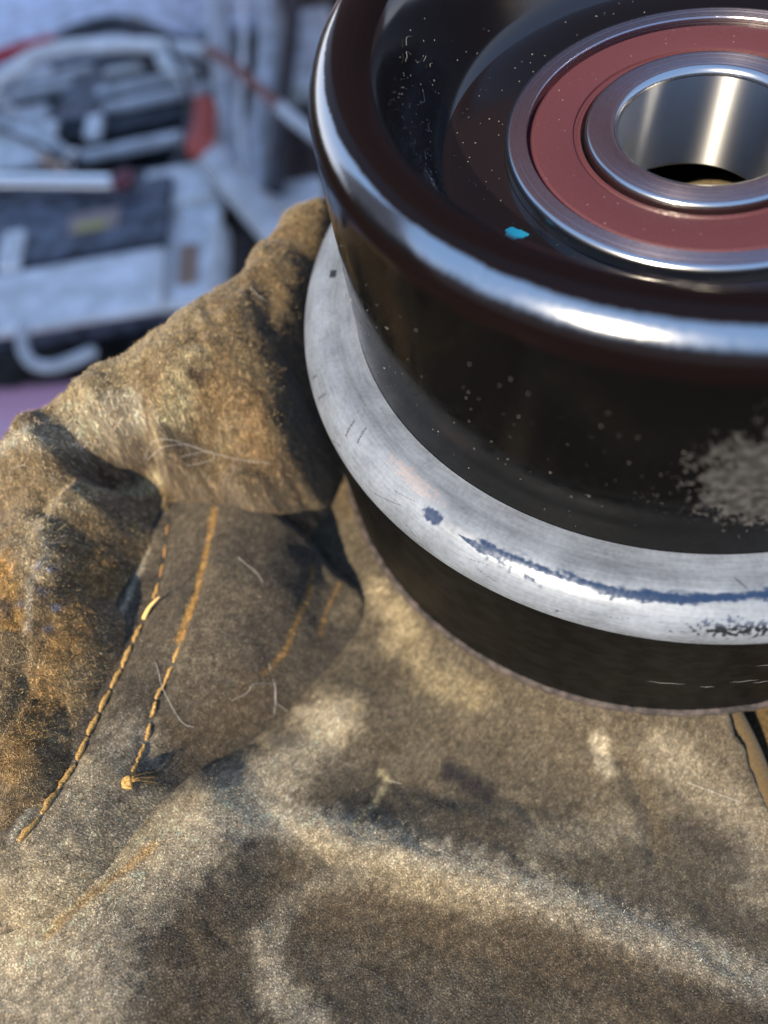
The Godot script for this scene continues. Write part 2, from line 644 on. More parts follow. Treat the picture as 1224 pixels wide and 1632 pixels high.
func camera_and_light() -> void:
	var cam := Camera3D.new()
	cam.name = "camera"
	var right := D(Vector3(0.98692207, -0.07713112, -0.14154724))
	var up := D(Vector3(0.13663254, 0.86620385, 0.48064793))
	var back := -D(Vector3(-0.08553585, 0.49370201, -0.86541432))
	cam.transform = Transform3D(Basis(right, up, back), P(Vector3(-30.377, -69.0536, 52.8569)))
	var at := CameraAttributesPhysical.new()
	at.frustum_focal_length = 18.316
	at.frustum_near = 0.01
	at.frustum_far = 30.0
	at.frustum_focus_distance = 0.083
	at.exposure_aperture = 9.6
	cam.attributes = at
	cam.fov = 66.46
	cam.near = 0.01
	cam.far = 30.0
	add_child(cam)
	cam.current = true

	var sky := ProceduralSkyMaterial.new()
	sky.sky_top_color = Color(0.47, 0.60, 0.78)
	sky.sky_horizon_color = Color(0.95, 0.96, 1.0)
	sky.sky_energy_multiplier = 1.0
	sky.sky_curve = 0.16
	sky.ground_bottom_color = Color(0.20, 0.18, 0.16)
	sky.ground_horizon_color = Color(0.42, 0.40, 0.38)
	sky.sun_angle_max = 20.0
	var e := Environment.new()
	e.background_mode = Environment.BG_SKY
	e.sky = Sky.new()
	e.sky.sky_material = sky
	e.tonemap_mode = Environment.TONE_MAPPER_LINEAR
	e.tonemap_exposure = 1.95
	e.sdfgi_enabled = true
	e.ssao_enabled = true
	e.ssil_enabled = true
	var we := WorldEnvironment.new()
	we.name = "daylight"
	we.environment = e
	add_child(we)

	var sun := DirectionalLight3D.new()
	sun.name = "sun"
	sun.light_color = Color(1.0, 0.93, 0.81)
	sun.light_energy = 1.6
	sun.light_angular_distance = 0.5
	sun.shadow_enabled = true
	add_child(sun)
	sun.look_at_from_position(D(SUN), Vector3.ZERO, Vector3.UP)

# ---------- the engine bay ----------
func engine_bay() -> void:
	var black := grime(lin(0.062, 0.068, 0.085), 0.5, 0.5, 21, 9.0)
	var dusty := grime(lin(0.86, 0.88, 0.92), 0.7, 0.86, 22, 7.0)
	var gray := grime(lin(0.62, 0.65, 0.70), 0.65, 0.82, 23, 8.0)
	var navy := grime(lin(0.12, 0.135, 0.19), 0.45, 0.5, 24, 9.0)
	var brown := grime(lin(0.07, 0.05, 0.045), 0.8, 0.4, 25, 12.0)
	var lavender := grime(lin(0.64, 0.66, 0.80), 0.4, 0.8, 26, 8.0)
	var pink := mat(lin(0.92, 0.46, 0.58), 0.3)
	pink.clearcoat_enabled = true
	var red := mat(lin(0.42, 0.03, 0.04), 0.5)
	var coral := mat(lin(0.42, 0.08, 0.06), 0.55)
	var chrome := mat(lin(0.92, 0.93, 0.95), 0.3, 1.0)

	var floor_ := part("engine_bay_floor", rbox(Vector3(-150, 560, -440), Vector3(1400, 1300, 20), 4).mesh(), black, self)
	floor_.set_meta("kind", "structure")
	floor_.set_meta("label", "dark grimy floor of the engine bay far below the pulley")
	floor_.set_meta("category", "floor")

	# unseen panels added beyond the left edge to block the sun on the bay
	var L := SUN.normalized()
	var e1 := Vector3(0, 0, 1).cross(L).normalized()
	var e2 := L.cross(e1)
	var shade := thing("added_sun_blocker", "unseen added grey sunshade propped up beyond the left edge of the engine bay", "sun_blocker", L * 200 + e1 * -612 + e2 * -355)
	var hb := Basis(e1, e2, L)
	for k in 4:
		part("panel", rbox(L * (200 + 10 * (k % 2)) + e1 * (-887 + 183 * k) + e2 * -105, Vector3(196, 520, 8), 3, hb).mesh(), gray, shade)

	# the raised hood over the far end of the bay, which the bearing's steel and the bowl mirror
	var hood_m := grime(lin(0.15, 0.105, 0.15), 0.6, 0.7, 27, 3.0)
	var hood := thing("raised_hood", "dull lilac car hood propped open over the far end of the engine bay", "car hood", Vector3(330, 900, -330))
	var lean := Basis(Vector3(1, 0, 0), -0.28)
	var up_ := lean * Vector3(0, 0, 1)
	up_ = Vector3(0, -0.26, 0.966)
	var across := Vector3(1, 0, 0)
	var hb2 := Basis(across, up_.cross(across) * -1.0, up_)
	var mid_h := Vector3(330, 900, -330) + up_ * 620
	part("panel", rbox(mid_h, Vector3(1180, 16, 1240), 7, hb2).mesh(), hood_m, hood)
	for k in 3:
		part("rib", rbox(mid_h + across * (-400 + 400 * k) - up_.cross(across) * -14.0, Vector3(60, 14, 1120), 6, hb2).mesh(), hood_m, hood)
	part("liner", rbox(mid_h - up_.cross(across) * -11.0 + up_ * 60, Vector3(700, 6, 760), 3, hb2).mesh(), black, hood)

	# fender
	var fender := thing("car_fender", "pink painted car fender at the front edge of the engine bay", "fender", Vector3(-398, 339, -440))
	part("panel", rbox(Vector3(-400, 312, -400) + Vector3(0, -20, 0), Vector3(300, 110, 40), 16, Basis(Vector3(0, 0, 1), -0.10)).mesh(), pink, fender)
	part("hood_seal", tube([Vector3(-476, 366, -384), Vector3(-396, 345, -384), Vector3(-301, 321, -386)], 3.5).mesh(), black, fender)

	# battery
	var bat := thing("car_battery", "dark car battery with dusty top and rope handle", "battery", Vector3(-334, 438, -400))
	var b0 := Vector3(-386, 389, -331)
	part("case", rbox(Vector3(-326, 441, -364) + Vector3(-18, 0, 0), Vector3(230, 122, 62), 7).mesh(), navy, bat)
	part("lid", rbox(Vector3(-305, 436, -331) + Vector3(-18, 6, 0), Vector3(224, 74, 8), 12).mesh(), navy, bat)
	var ledge := part("dusty_ledge", rbox(Vector3(-298, 368, -331) + Vector3(-22, 0, -1), Vector3(214, 62, 8), 4).mesh(), dusty, bat)
	ledge.set_meta("label", "pale dusty strip along the battery top")
	part("label_plate", rbox(Vector3(-270, 436, -326), Vector3(40, 22, 1.4), 0.6).mesh(), mat(lin(0.32, 0.24, 0.22), 0.6), bat)
	part("label_plate", rbox(Vector3(-271, 430, -325), Vector3(24, 8, 1.4), 0.6).mesh(), mat(lin(0.42, 0.36, 0.12), 0.6), bat)
	part("handle", tube(smooth_line([Vector3(-312, 339, -328), Vector3(-306, 314, -322), Vector3(-296, 297, -322), Vector3(-281, 291, -322), Vector3(-266, 294, -322), Vector3(-254, 301, -324)]), 4.2).mesh(), gray, bat)
	part("terminal", rbox(Vector3(-334, 419, -327), Vector3(18, 40, 8), 3).mesh(), dusty, bat)

	# wrench lying over the battery
	var wr := thing("chrome_wrench", "shiny chrome tool bar with dark red end lying across the battery", "tool", Vector3(-310, 485, -322))
	part("shank", tube([Vector3(-419, 509, -318), Vector3(-318, 483, -318), Vector3(-254, 465, -318)], 6.4, 16).mesh(), chrome, wr)
	part("end_cap", tube([Vector3(-253, 465, -318), Vector3(-247, 466, -318), Vector3(-240, 473, -318)], [7.2, 7.2, 5.5], 16).mesh(), mat(lin(0.13, 0.03, 0.045), 0.4), wr)

	var bolt := thing("terminal_bolt", "small bright bolt standing behind the chrome bar", "bolt", Vector3(-298, 516, -330))
	part("shaft", tube([Vector3(-300, 516, -330), Vector3(-292, 519, -322)], 5.0, 12).mesh(), chrome, bolt)
	part("nut", tube([Vector3(-304, 514, -331), Vector3(-300, 514, -328)], 8.0, 6).mesh(), chrome, bolt)

	var tray := thing("corner_tray", "pale grey plastic tray rounding the battery's far right corner", "tray", Vector3(-209, 455, -360))
	part("top_plate", rbox(Vector3(-209, 476, -338), Vector3(62, 44, 10), 8).mesh(), dusty, tray)
	part("side_arm", rbox(Vector3(-199, 415, -346), Vector3(44, 130, 10), 5, Basis(Vector3(0, 0, 1), -0.06)).mesh(), dusty, tray)
	part("foot", rbox(Vector3(-184, 398, -362), Vector3(22, 80, 30), 5).mesh(), gray, tray)

	var relay := thing("relay_box", "square blue grey relay box left behind the chrome bar", "relay box", Vector3(-371, 562, -350))
	part("case", rbox(Vector3(-379, 581, -348), Vector3(92, 62, 40), 6).mesh(), gray, relay)
	part("lid", rbox(Vector3(-360, 545, -326), Vector3(86, 56, 5), 2).mesh(), dusty, relay)

	# fuse block with slats
	var fuse := thing("fuse_block", "long black slatted housing under the cables", "fuse block", Vector3(-296, 616, -390))
	part("case", rbox(Vector3(-306, 645, -372), Vector3(300, 150, 66), 6).mesh(), black, fuse)
	for q in [[Vector3(-335, 654, -334), 74.0], [Vector3(-362, 637, -334), 92.0], [Vector3(-245, 618, -334), 92.0], [Vector3(-234, 593, -334), 96.0], [Vector3(-251, 529, -333), 90.0]]:
		part("slat", rbox(q[0], Vector3(q[1], 11, 8), 2.5, Basis(Vector3(0, 0, 1), 0.04)).mesh(), gray, fuse)
	part("flap", rbox(Vector3(-300, 613, -336), Vector3(50, 60, 6), 2).mesh(), navy, fuse)

	var stay := thing("stay_rod", "grey metal stay rod crossing in front of the slatted housing", "rod", Vector3(-338, 574, -330))
	part("rod", tube([Vector3(-399, 642, -324), Vector3(-333, 564, -324), Vector3(-297, 518, -326)], 4.0).mesh(), gray, stay)

	# cables and hoses
	cable("battery_cable", "thick red battery cable at the upper left corner", "cable", [Vector3(-398, 624, -300), Vector3(-366, 640, -300), Vector3(-341, 647, -300), Vector3(-315, 649, -301)], 5.5, red)
	cable("washer_hose", "pale blue grey hose looping above the slatted housing", "hose", [Vector3(-394, 586, -306), Vector3(-359, 616, -304), Vector3(-334, 640, -304), Vector3(-293, 639, -304), Vector3(-229, 619, -304), Vector3(-179, 597, -306)], 6.0, dusty)
	cable("wire_loom", "dark taped wire loom beside the red cable", "wiring", [Vector3(-314, 649, -302), Vector3(-289, 661, -302), Vector3(-254, 657, -303), Vector3(-196, 608, -305)], 7.0, black)
	cable("vacuum_line", "thin rusty red line running down from the hose end", "hose", [Vector3(-177, 588, -300), Vector3(-161, 569, -300), Vector3(-139, 533, -300), Vector3(-117, 494, -300)], 4.0, mat(lin(0.22, 0.085, 0.07), 0.6))
	cable("brake_line", "grey line continuing down behind the pulley", "pipe", [Vector3(-117, 496, -301), Vector3(-101, 470, -302), Vector3(-67, 423, -306)], 5.0, gray)
	cable("heater_hose", "grey upright hose nearest the slatted housing", "hose", [Vector3(-185, 770, -330), Vector3(-179, 664, -332), Vector3(-171, 571, -334), Vector3(-167, 488, -336)], 11.0, gray)
	cable("coolant_hose", "broad pale upright hose right of the thin red line", "hose", [Vector3(-149, 796, -338), Vector3(-134, 680, -338), Vector3(-136, 584, -338), Vector3(-146, 511, -338), Vector3(-148, 443, -338)], 13.0, gray)
	cable("lower_hose", "blue grey hose slanting down towards the glove", "hose", [Vector3(-184, 495, -322), Vector3(-160, 447, -322), Vector3(-140, 409, -322), Vector3(-113, 356, -322)], 12.0, gray)
	var conn := thing("wire_connector", "white plastic plug hanging from the hose", "connector", Vector3(-210, 592, -312))
	part("plug", rbox(Vector3(-208, 585, -306), Vector3(16, 40, 12), 4, Basis(Vector3(0, 0, 1), 0.55)).mesh(), mat(lin(0.55, 0.6, 0.62), 0.5), conn)
	part("wire", tube([Vector3(-199, 566, -306), Vector3(-190, 544, -308), Vector3(-184, 521, -310)], 4.5).mesh(), gray, conn)
	var term := thing("terminal_cover", "upright coral red terminal cover at the housing's right end", "terminal cover", Vector3(-185, 487, -322))
	part("cover", rbox(Vector3(-183, 506, -312), Vector3(23, 66, 18), 8).mesh(), coral, term)
	var cowl := thing("cowl_panel", "lavender grey painted panel at the far top of the bay", "panel", Vector3(-305, 839, -380))
	part("panel", rbox(Vector3(-278, 813, -340), Vector3(300, 260, 20), 8).mesh(), lavender, cowl)
	part("cap", tube([Vector3(-259, 693, -326), Vector3(-253, 677, -316)], 9.0, 14).mesh(), mat(lin(0.4, 0.2, 0.1), 0.6), cowl)
	part("rust_patch", rbox(Vector3(-198, 387, -339), Vector3(14, 40, 3), 1.2).mesh(), mat(lin(0.32, 0.2, 0.14), 0.8), tray)
	part("fuse_lid", rbox(Vector3(-353, 664, -332), Vector3(30, 9, 6), 2).mesh(), dusty, fuse)
	part("fuse_lid", rbox(Vector3(-268, 642, -332), Vector3(36, 7, 6), 2).mesh(), dusty, fuse)
	part("clip", rbox(Vector3(-288, 566, -334), Vector3(14, 30, 8), 2).mesh(), dusty, fuse)
	cable("sensor_wire", "thin black wire crossing the relay box", "wire", [Vector3(-383, 578, -318), Vector3(-349, 550, -316), Vector3(-317, 523, -316), Vector3(-296, 502, -320)], 2.4, black)
	cable("ground_strap", "thin tan wire lying beside the small bolt", "wire", [Vector3(-320, 514, -318), Vector3(-308, 502, -318), Vector3(-297, 493, -319)], 3.0, mat(lin(0.5, 0.3, 0.2), 0.7))
	cable("injector_wire", "thin dark wire running down past the coral cover", "wire", [Vector3(-211, 608, -300), Vector3(-191, 536, -302), Vector3(-192, 486, -306), Vector3(-206, 475, -318)], 2.6, black)
	cable("sleeve_wire", "thin pale wire between the two upright hoses", "wire", [Vector3(-155, 708, -316), Vector3(-152, 611, -318), Vector3(-155, 528, -320), Vector3(-151, 460, -322)], 2.8, dusty)
	cable("dark_hose", "dark hose hanging at the right of the broad pale hose", "hose", [Vector3(-107, 714, -322), Vector3(-112, 624, -322), Vector3(-122, 516, -324), Vector3(-127, 437, -326)], 7.0, black)
	var clamp := thing("hose_clamp", "dull steel clamp round the broad upright hose", "clamp", Vector3(-136, 578, -340))
	part("band", tube([Vector3(-136, 591, -338), Vector3(-136, 575, -338)], 14.2, 16).mesh(), gray, clamp)
	var wall := thing("inner_wing", "dirty brown inner wing panel behind the upright hoses", "panel", Vector3(-147, 620, -430))
	part("panel", rbox(Vector3(-127, 586, -396), Vector3(170, 420, 70), 8).mesh(), brown, wall)
	part("bracket", rbox(Vector3(-109, 646, -352), Vector3(60, 120, 20), 5).mesh(), gray, wall)
	part("bracket", rbox(Vector3(-118, 452, -352), Vector3(46, 30, 20), 5).mesh(), gray, wall)

func cable(called: String, label: String, category: String, pts: Array, r: float, m: Material) -> void:
	var lo: Vector3 = pts[0]
	for q in pts:
		if q.z < lo.z:
			lo = q
	var o := MeshInstance3D.new()
	o.name = numbered(called)
	o.mesh = tube(smooth_line(pts), r, 12).mesh()
	o.material_override = m
	add_child(o)
	tag(o, label, category)

# ---------- the pulley ----------
func ring_textures(kind: String) -> Array:
	# colour and (occlusion, roughness, metal) of a ring's skin; across: the angle, down: along the profile
	var w := 2048
	var h := 96 if kind == "lip" else 128
	var a := Image.create(w, h, false, Image.FORMAT_RGB8)
	var o := Image.create(w, h, false, Image.FORMAT_RGB8)
	var f := FastNoiseLite.new()
	f.frequency = 1.7; f.seed = 31; f.fractal_octaves = 4
	var g := FastNoiseLite.new()
	g.frequency = 0.16; g.seed = 33; g.fractal_octaves = 3
	for x in w:
		var deg := 360.0 * x / w
		var ang := deg_to_rad(deg)
		var cx := cos(ang) * 42.0
		var cy := sin(ang) * 42.0
		if deg > 180.0:
			deg -= 360.0
		# the worn-through line on the flange, by angle
		var mid := 72.0 + 3.0 * clampf((deg + 124.0) / 8.0, 0.0, 1.0) + 12.0 * clampf((deg + 112.0) / 20.0, 0.0, 1.0)
		var half := 0.0
		if deg > -134.0 and deg < -80.0:
			half = 10.5 * smoothstep(-134.0, -128.0, deg) - 4.0 * smoothstep(-122.0, -104.0, deg) - 2.5 * smoothstep(-107.0, -96.0, deg)
		for y in h:
			var t := (y + 0.5) / h
			if kind == "lip":
				var phi := lerpf(136.0, -4.0, t)
				var fine := f.get_noise_3d(cx * 1.2, cy * 1.2, phi * 0.05)
				var broad := g.get_noise_3d(cx, cy, phi * 0.02)
				var bare := smoothstep(66.5, 64.0, phi + 1.6 * fine + 2.0 * broad) * smoothstep(33.0, 47.0, phi + 2.5 * fine + 2.0 * broad)
				a.set_pixel(x, y, Color(0.0045, 0.0028, 0.0032).lerp(Color(0.50, 0.50, 0.50), bare).linear_to_srgb())
				o.set_pixel(x, y, Color(1.0, lerpf(0.16, 0.155 + 0.05 * fine, bare), smoothstep(0.0, 0.04, bare)))
			else:
				var phi := 100.0 - (t * 9.4 - 2.4) / 4.4 * 57.2958
				var fine := f.get_noise_3d(cx, cy, phi * 0.077)
				var broad := g.get_noise_3d(cx, cy, phi * 0.077)
				var bare := 0.0
				if half > 0.1:
					bare = smoothstep(1.35, 0.45, absf(phi - mid) / half + 0.7 * g.get_noise_3d(deg * 1.6, phi * 0.5, 3.0) + 0.3 * fine)
				bare = maxf(bare, smoothstep(1.2, 0.7, Vector2((deg + 137.8) * 0.75 / 1.3, (phi - 73.0) / 9.0).length() + 0.4 * fine) * 0.9)
				bare = maxf(bare, smoothstep(1.1, 0.5, Vector2((deg + 97.0) * 0.75 / 3.2, (phi - 48.0) / 9.0).length() + 2.2 * fine) * 0.9)
				bare = maxf(bare, smoothstep(1.1, 0.5, Vector2((deg + 92.0) * 0.75 / 2.2, (phi - 86.0) / 9.0).length() + 0.8 * fine) * 0.9)
				var chalk := Color(0.168, 0.192, 0.232) * (1.0 + 0.22 * fine + 0.3 * broad + 0.25 * f.get_noise_3d(deg * 0.09, phi * 0.16, 7.0))
				var dirt := smoothstep(0.18, 0.5, f.get_noise_3d(cx * 0.5 + 80.0, cy * 0.5, phi * 0.3)) * smoothstep(40.0, 15.0, phi)
				chalk = chalk.lerp(Color(0.07, 0.07, 0.075), dirt * 0.7)
				var rust := smoothstep(1.3, 0.4, Vector2((deg + 143.5) * 0.75 / 3.6, (phi - 92.0) / 9.0).length() + 1.3 * fine)
				chalk = chalk.lerp(Color(0.42, 0.33, 0.30), rust * 0.4)
				var mark := 1.0 if absf(deg - 170.3) < 0.9 and absf(phi - 98.0) < 5.0 else 0.0
				chalk = chalk.lerp(Color(0.02, 0.022, 0.03), mark)
				var scratch := 0.0
				for q in [[-170.6, 0.05, 46.0, 60.0], [-166.5, 0.05, 46.0, 64.0], [-157.0, -0.04, 62.0, 84.0], [-154.5, -0.05, 70.0, 92.0], [-118.0, 0.04, 30.0, 36.0], [-148.0, 0.3, 40.0, 58.0], [-145.0, 0.5, 66.0, 74.0], [-139.0, -0.3, 34.0, 40.0], [-131.0, 0.6, 52.0, 58.0], [-126.0, -0.5, 40.0, 46.0], [-112.0, 0.7, 46.0, 50.0], [-160.0, 0.2, 30.0, 44.0], [-96.0, -0.1, 92.0, 104.0]]:
					if phi > q[2] and phi < q[3] and absf(deg - q[0] - q[1] * (phi - q[2])) < 0.16:
						scratch = 1.0
				chalk = chalk.lerp(Color(0.06, 0.065, 0.08), scratch * 0.85)
				a.set_pixel(x, y, chalk.lerp(Color(0.13, 0.145, 0.175), bare).linear_to_srgb())
				o.set_pixel(x, y, Color(1.0, lerpf(0.52 + 0.12 * broad, 0.17 + 0.08 * fine, bare), lerpf(0.25, 1.0, bare)))
	return [ImageTexture.create_from_image(a), ImageTexture.create_from_image(o)]

func orm(tex: Array) -> ORMMaterial3D:
	var m := ORMMaterial3D.new()
	m.albedo_texture = tex[0]
	m.orm_texture = tex[1]
	return m

func steel(col: Color, rough: float, streak: float, seed_: int, reps: Vector3) -> StandardMaterial3D:
	var m := mat(col, rough, 1.0)
	var im := Image.create(512, 256, false, Image.FORMAT_RGB8)
	var r := RandomNumberGenerator.new()
	r.seed = seed_
	for y in 256:
		var v := clampf(0.5 + r.randfn(0.0, 0.16), 0.0, 1.0)
		for x in 512:
			var q := clampf(v + r.randfn(0.0, 0.05), 0.0, 1.0)
			im.set_pixel(x, y, Color(q, q, q))
	for k in 170:
		var x := r.randf() * 512.0
		var y := r.randf() * 256.0
		var a := r.randfn(0.9, 0.35)
		var g := r.randf()
		for s in int(r.randf_range(12.0, 60.0)):
			x += cos(a); y += sin(a) * 0.8
			im.set_pixel(posmod(int(x), 512), posmod(int(y), 256), Color(g, g, g))
	var t := ImageTexture.create_from_image(im)
	m.heightmap_enabled = true
	m.heightmap_texture = t
	m.heightmap_scale = streak
	if streak > 0.0005:
		m.roughness_texture = t
		m.roughness = rough * 1.7
	m.uv1_scale = reps
	m.anisotropy_enabled = true
	m.anisotropy = -0.85
	return m

func pulley() -> void:
	var root := thing("idler_pulley", "black and bare metal idler pulley with red sealed bearing, standing on the glove", "pulley", Vector3(0, 0, -49.4))
	var gloss := mat(lin(0.0045, 0.0032, 0.0036), 0.13)
	gloss.metallic_specular = 0.6
	var f := FastNoiseLite.new()
	f.frequency = 0.035; f.seed = 12; f.fractal_octaves = 4
	var smear := NoiseTexture2D.new()
	smear.width = 512; smear.height = 512
	smear.seamless = true
	smear.noise = f
	var face := mat(lin(0.0028, 0.0028, 0.003), 0.26)
	face.metallic_specular = 0.16
	face.roughness_texture = smear
	face.uv1_triplanar = true
	face.uv1_scale = Vector3.ONE * 40.0
	# bowl: from the bearing seat up to the lip
	var bowl := [Vector2(32.0, -3.8), Vector2(20.02, -3.8), Vector2(20.02, -1.62), Vector2(25.6, -1.62), Vector2(26.5, -1.45), Vector2(27.1, -0.9), Vector2(27.8, 0.3), Vector2(28.9, 3.2), Vector2(30.1, 6.2), Vector2(31.35, 9.1)]
	bowl.append_array(arc(34.9, 7.8, 3.7, 152.0, 136.0, 3))
	part("bowl", lathe(bowl), gloss, root)
	var lip_m := orm(ring_textures("lip"))
	lip_m.metallic_specular = 0.24
	part("lip", lathe(arc(34.9, 7.8, 3.7, 136.0, -4.0, 36), 320), lip_m, root)
	part("belt_face", lathe([Vector2(38.59, 7.5), Vector2(38.62, 0.0), Vector2(38.66, -10.0), Vector2(38.7, -18.3), Vector2(36.4, -18.3), Vector2(36.2, 6.0), Vector2(33.4, 8.0)]), face, root)
	var fl := [Vector2(38.75, -17.95), Vector2(39.6, -17.95), Vector2(40.5, -17.95)]
	fl.append_array(arc(41.6, -22.3, 4.4, 100.0, -8.0, 30))
	fl.append(Vector2(45.5, -23.4))
	var flange := part("flange", lathe(fl, 320), orm(ring_textures("flange")), root)
	flange.set_meta("label", "chalky grey worn metal flange")
	var drum_m := grime(lin(0.0055, 0.0055, 0.0058), 0.45, 0.75, 41, 60.0)
	drum_m.metallic_specular = 0.16
	var drum := part("base_drum", lathe([Vector2(45.45, -23.3), Vector2(45.5, -30.0), Vector2(45.5, -48.7), Vector2(43.8, -48.9), Vector2(43.6, -24.0), Vector2(38.0, -22.5)]), drum_m, root)
	part("burr_edge", lathe([Vector2(45.5, -48.6), Vector2(46.1, -48.75), Vector2(46.2, -49.15), Vector2(45.8, -49.4), Vector2(44.0, -49.3)], 720, 0.16), grime(lin(0.075, 0.058, 0.055), 0.7, 0.4, 42, 90.0), root)
	for q in [[-101.5, -37.6, 2.6, 0.0], [-95.6, -38.6, 1.0, 0.0], [-91.0, -37.2, 2.0, 0.0], [-88.6, -31.8, 2.6, 0.0], [-88.2, -38.4, 1.2, 0.0]]:
		var line := []
		for k in 7:
			var a := deg_to_rad(q[0] + q[2] * (k / 6.0 - 0.5) * 2.0)
			line.append(Vector3(cos(a) * 45.5, sin(a) * 45.5, q[1] + 0.12 * sin(k * 2.0)))
		part("scratch", tube(line, [0.01, 0.05, 0.08, 0.06, 0.08, 0.05, 0.01], 6).mesh(), mat(lin(0.07, 0.07, 0.07), 0.5, 0.3), drum)

	# bearing
	var bearing := Node3D.new()
	bearing.name = "bearing"
	root.add_child(bearing)
	bearing.position = -root.position
	var flat := steel(lin(0.46, 0.40, 0.43), 0.3, 0.0012, 51, Vector3(14, 1, 1))
	var bright := mat(lin(0.52, 0.52, 0.53), 0.22, 1.0)
	var outer := [Vector2(17.75, -1.6), Vector2(17.75, -0.12), Vector2(17.86, 0.0), Vector2(19.45, 0.0)]
	part("outer_ring", lathe(outer), flat, bearing)
	var outer_edge := arc(19.4, -0.58, 0.58, 88.0, 0.0, 10)
	outer_edge.append(Vector2(19.98, -3.0))
	part("ring_edge", lathe(outer_edge), bright, bearing)
	var seal_m := mat(lin(0.074, 0.0235, 0.0285), 0.5)
	seal_m.metallic_specular = 0.4
	var sf := FastNoiseLite.new()
	sf.frequency = 0.09; sf.seed = 61; sf.fractal_octaves = 4
	var st := NoiseTexture2D.new()
	st.width = 256; st.height = 256; st.seamless = true; st.noise = sf
	seal_m.roughness_texture = st
	seal_m.roughness = 0.95
	seal_m.uv1_triplanar = true
	seal_m.uv1_scale = Vector3.ONE * 160.0
	part("seal", lathe([Vector2(17.74, -1.3), Vector2(17.4, -1.05), Vector2(17.2, -0.62), Vector2(17.0, -0.5), Vector2(13.35, -0.5), Vector2(13.1, -0.58), Vector2(13.0, -0.85), Vector2(12.75, -0.9), Vector2(12.6, -0.72), Vector2(12.35, -0.74), Vector2(12.25, -1.1), Vector2(12.2, -2.0)]), seal_m, bearing)
	part("gap_wall", lathe([Vector2(12.3, -2.0), Vector2(11.6, -2.0)]), mat(lin(0.01, 0.01, 0.01), 0.6), bearing)
	var inner_edge := arc(11.5, -0.42, 0.42, 88.0, 0.0, 8)
	inner_edge.append(Vector2(11.92, -2.2))
	part("ring_edge", lathe(inner_edge), bright, bearing)
	part("inner_ring", lathe([Vector2(9.42, -0.02), Vector2(9.5, 0.0), Vector2(11.51, 0.0)]), flat, bearing)
	var cham := arc(9.42, -0.82, 0.8, 90.0, 180.0, 9)
	cham.reverse()
	part("bore_chamfer", lathe(cham), bright, bearing)
	var bore := steel(lin(0.56, 0.57, 0.60), 0.35, 0.0002, 52, Vector3(6, 2, 1))
	bore.anisotropy = -1.0
	part("bore", lathe([Vector2(8.95, -11.6), Vector2(8.62, -11.0), Vector2(8.62, -0.82)]), bore, bearing)
	part("bearing_back", lathe([Vector2(20.0, -3.0), Vector2(20.0, -11.9), Vector2(8.95, -11.7)]), mat(lin(0.05, 0.05, 0.05), 0.5, 0.6), bearing)

	# paint dab on the bowl floor
	var dab := Build.new()
	var mid := dab.put(P(Vector3(-20.6, -9.2, -1.45)), Vector3.UP)
	var ring := []
	for k in 22:
		var a := TAU * k / 22
		var r := 1.0 + 0.18 * sin(3.0 * a + 1.0) + 0.1 * sin(7.0 * a)
		var q := Vector3(-20.6, -9.2, -1.5) + Vector3(cos(a) * 1.05 * r, sin(a) * 0.66 * r, 0).rotated(Vector3(0, 0, 1), -0.5)
		ring.append([dab.put(P(q), Vector3(cos(a) * 0.3, 1, -sin(a) * 0.3).normalized()), dab.put(P(q + Vector3(cos(a), sin(a), 0) * 0.07 + Vector3(0, 0, -0.12)), Vector3(cos(a), 0.3, -sin(a)).normalized())])
	for k in 22:
		var l: Array = ring[(k + 1) % 22]
		dab.tri(mid, ring[k][0], l[0])
		dab.quad(ring[k][0], l[0], l[1], ring[k][1])
	part("paint_dab", dab.mesh(), mat(lin(0.03, 0.62, 0.66), 0.4), root).set_meta("label", "turquoise dab of paint on the bowl floor")

	# dried grit smeared on the belt face
	var grit := Build.new()
	var film := func(u: float, v: float) -> float:
		return 1.0 - Vector2(u, v).length() + 0.35 * n_mid.get_noise_2d(u * 9.0, v * 9.0) + 0.3 * n_fine.get_noise_2d(u * 9.0 + v * 4.0, v * 9.0)
	var gid := []
	for j in 150:
		for i in 150:
			var u := (i / 149.0 * 2.0 - 1.0) * 1.3
			var v := (j / 149.0 * 2.0 - 1.0) * 1.3
			var a := deg_to_rad(-96.6 + u * 10.0)
			var q: float = film.call(u, v)
			var ridge := 0.5 + 0.5 * n_fine.get_noise_2d((u * 10.0 + v * 4.0) * 1.3, (v * 8.0 - u * 3.0) * 0.6) + 0.35 * n_fine.get_noise_2d(u * 30.0, v * 26.0)
			var rad := 38.6 + clampf(q * 3.0, -0.2, 1.0) * (0.05 + 0.09 * ridge)
			var tone := clampf(0.3 + 0.55 * ridge, 0.2, 1.0) * clampf(0.35 + q * 1.8, 0.35, 1.0)
			gid.append(grit.put(P(Vector3(cos(a) * rad, sin(a) * rad, -5.6 + v * 8.4 - u * 1.5)), D(Vector3(cos(a), sin(a), 0.0)), Vector2(u, v), Color(tone, tone, tone)) if q > 0.0 else -1)
	for j in 149:
		for i in 149:
			var k := j * 150 + i
			if gid[k] >= 0 and gid[k + 1] >= 0 and gid[k + 150] >= 0 and gid[k + 151] >= 0:
				grit.quad(gid[k], gid[k + 1], gid[k + 151], gid[k + 150])
	for k in 1000:
		var u := rng.randfn(0.0, 0.7)
		var v := rng.randfn(0.0, 0.7)
		var q: float = film.call(u, v)
		if q < -0.25 or q > 0.5:
			continue
		var a := deg_to_rad(-96.6 + u * 10.0)
		speck(grit, Vector3(cos(a), sin(a), 0) * 38.66 + Vector3(0, 0, -5.6 + v * 8.4 - u * 1.5), Vector3(cos(a), sin(a), 0), rng.randf_range(0.02, 0.07), 0.45)
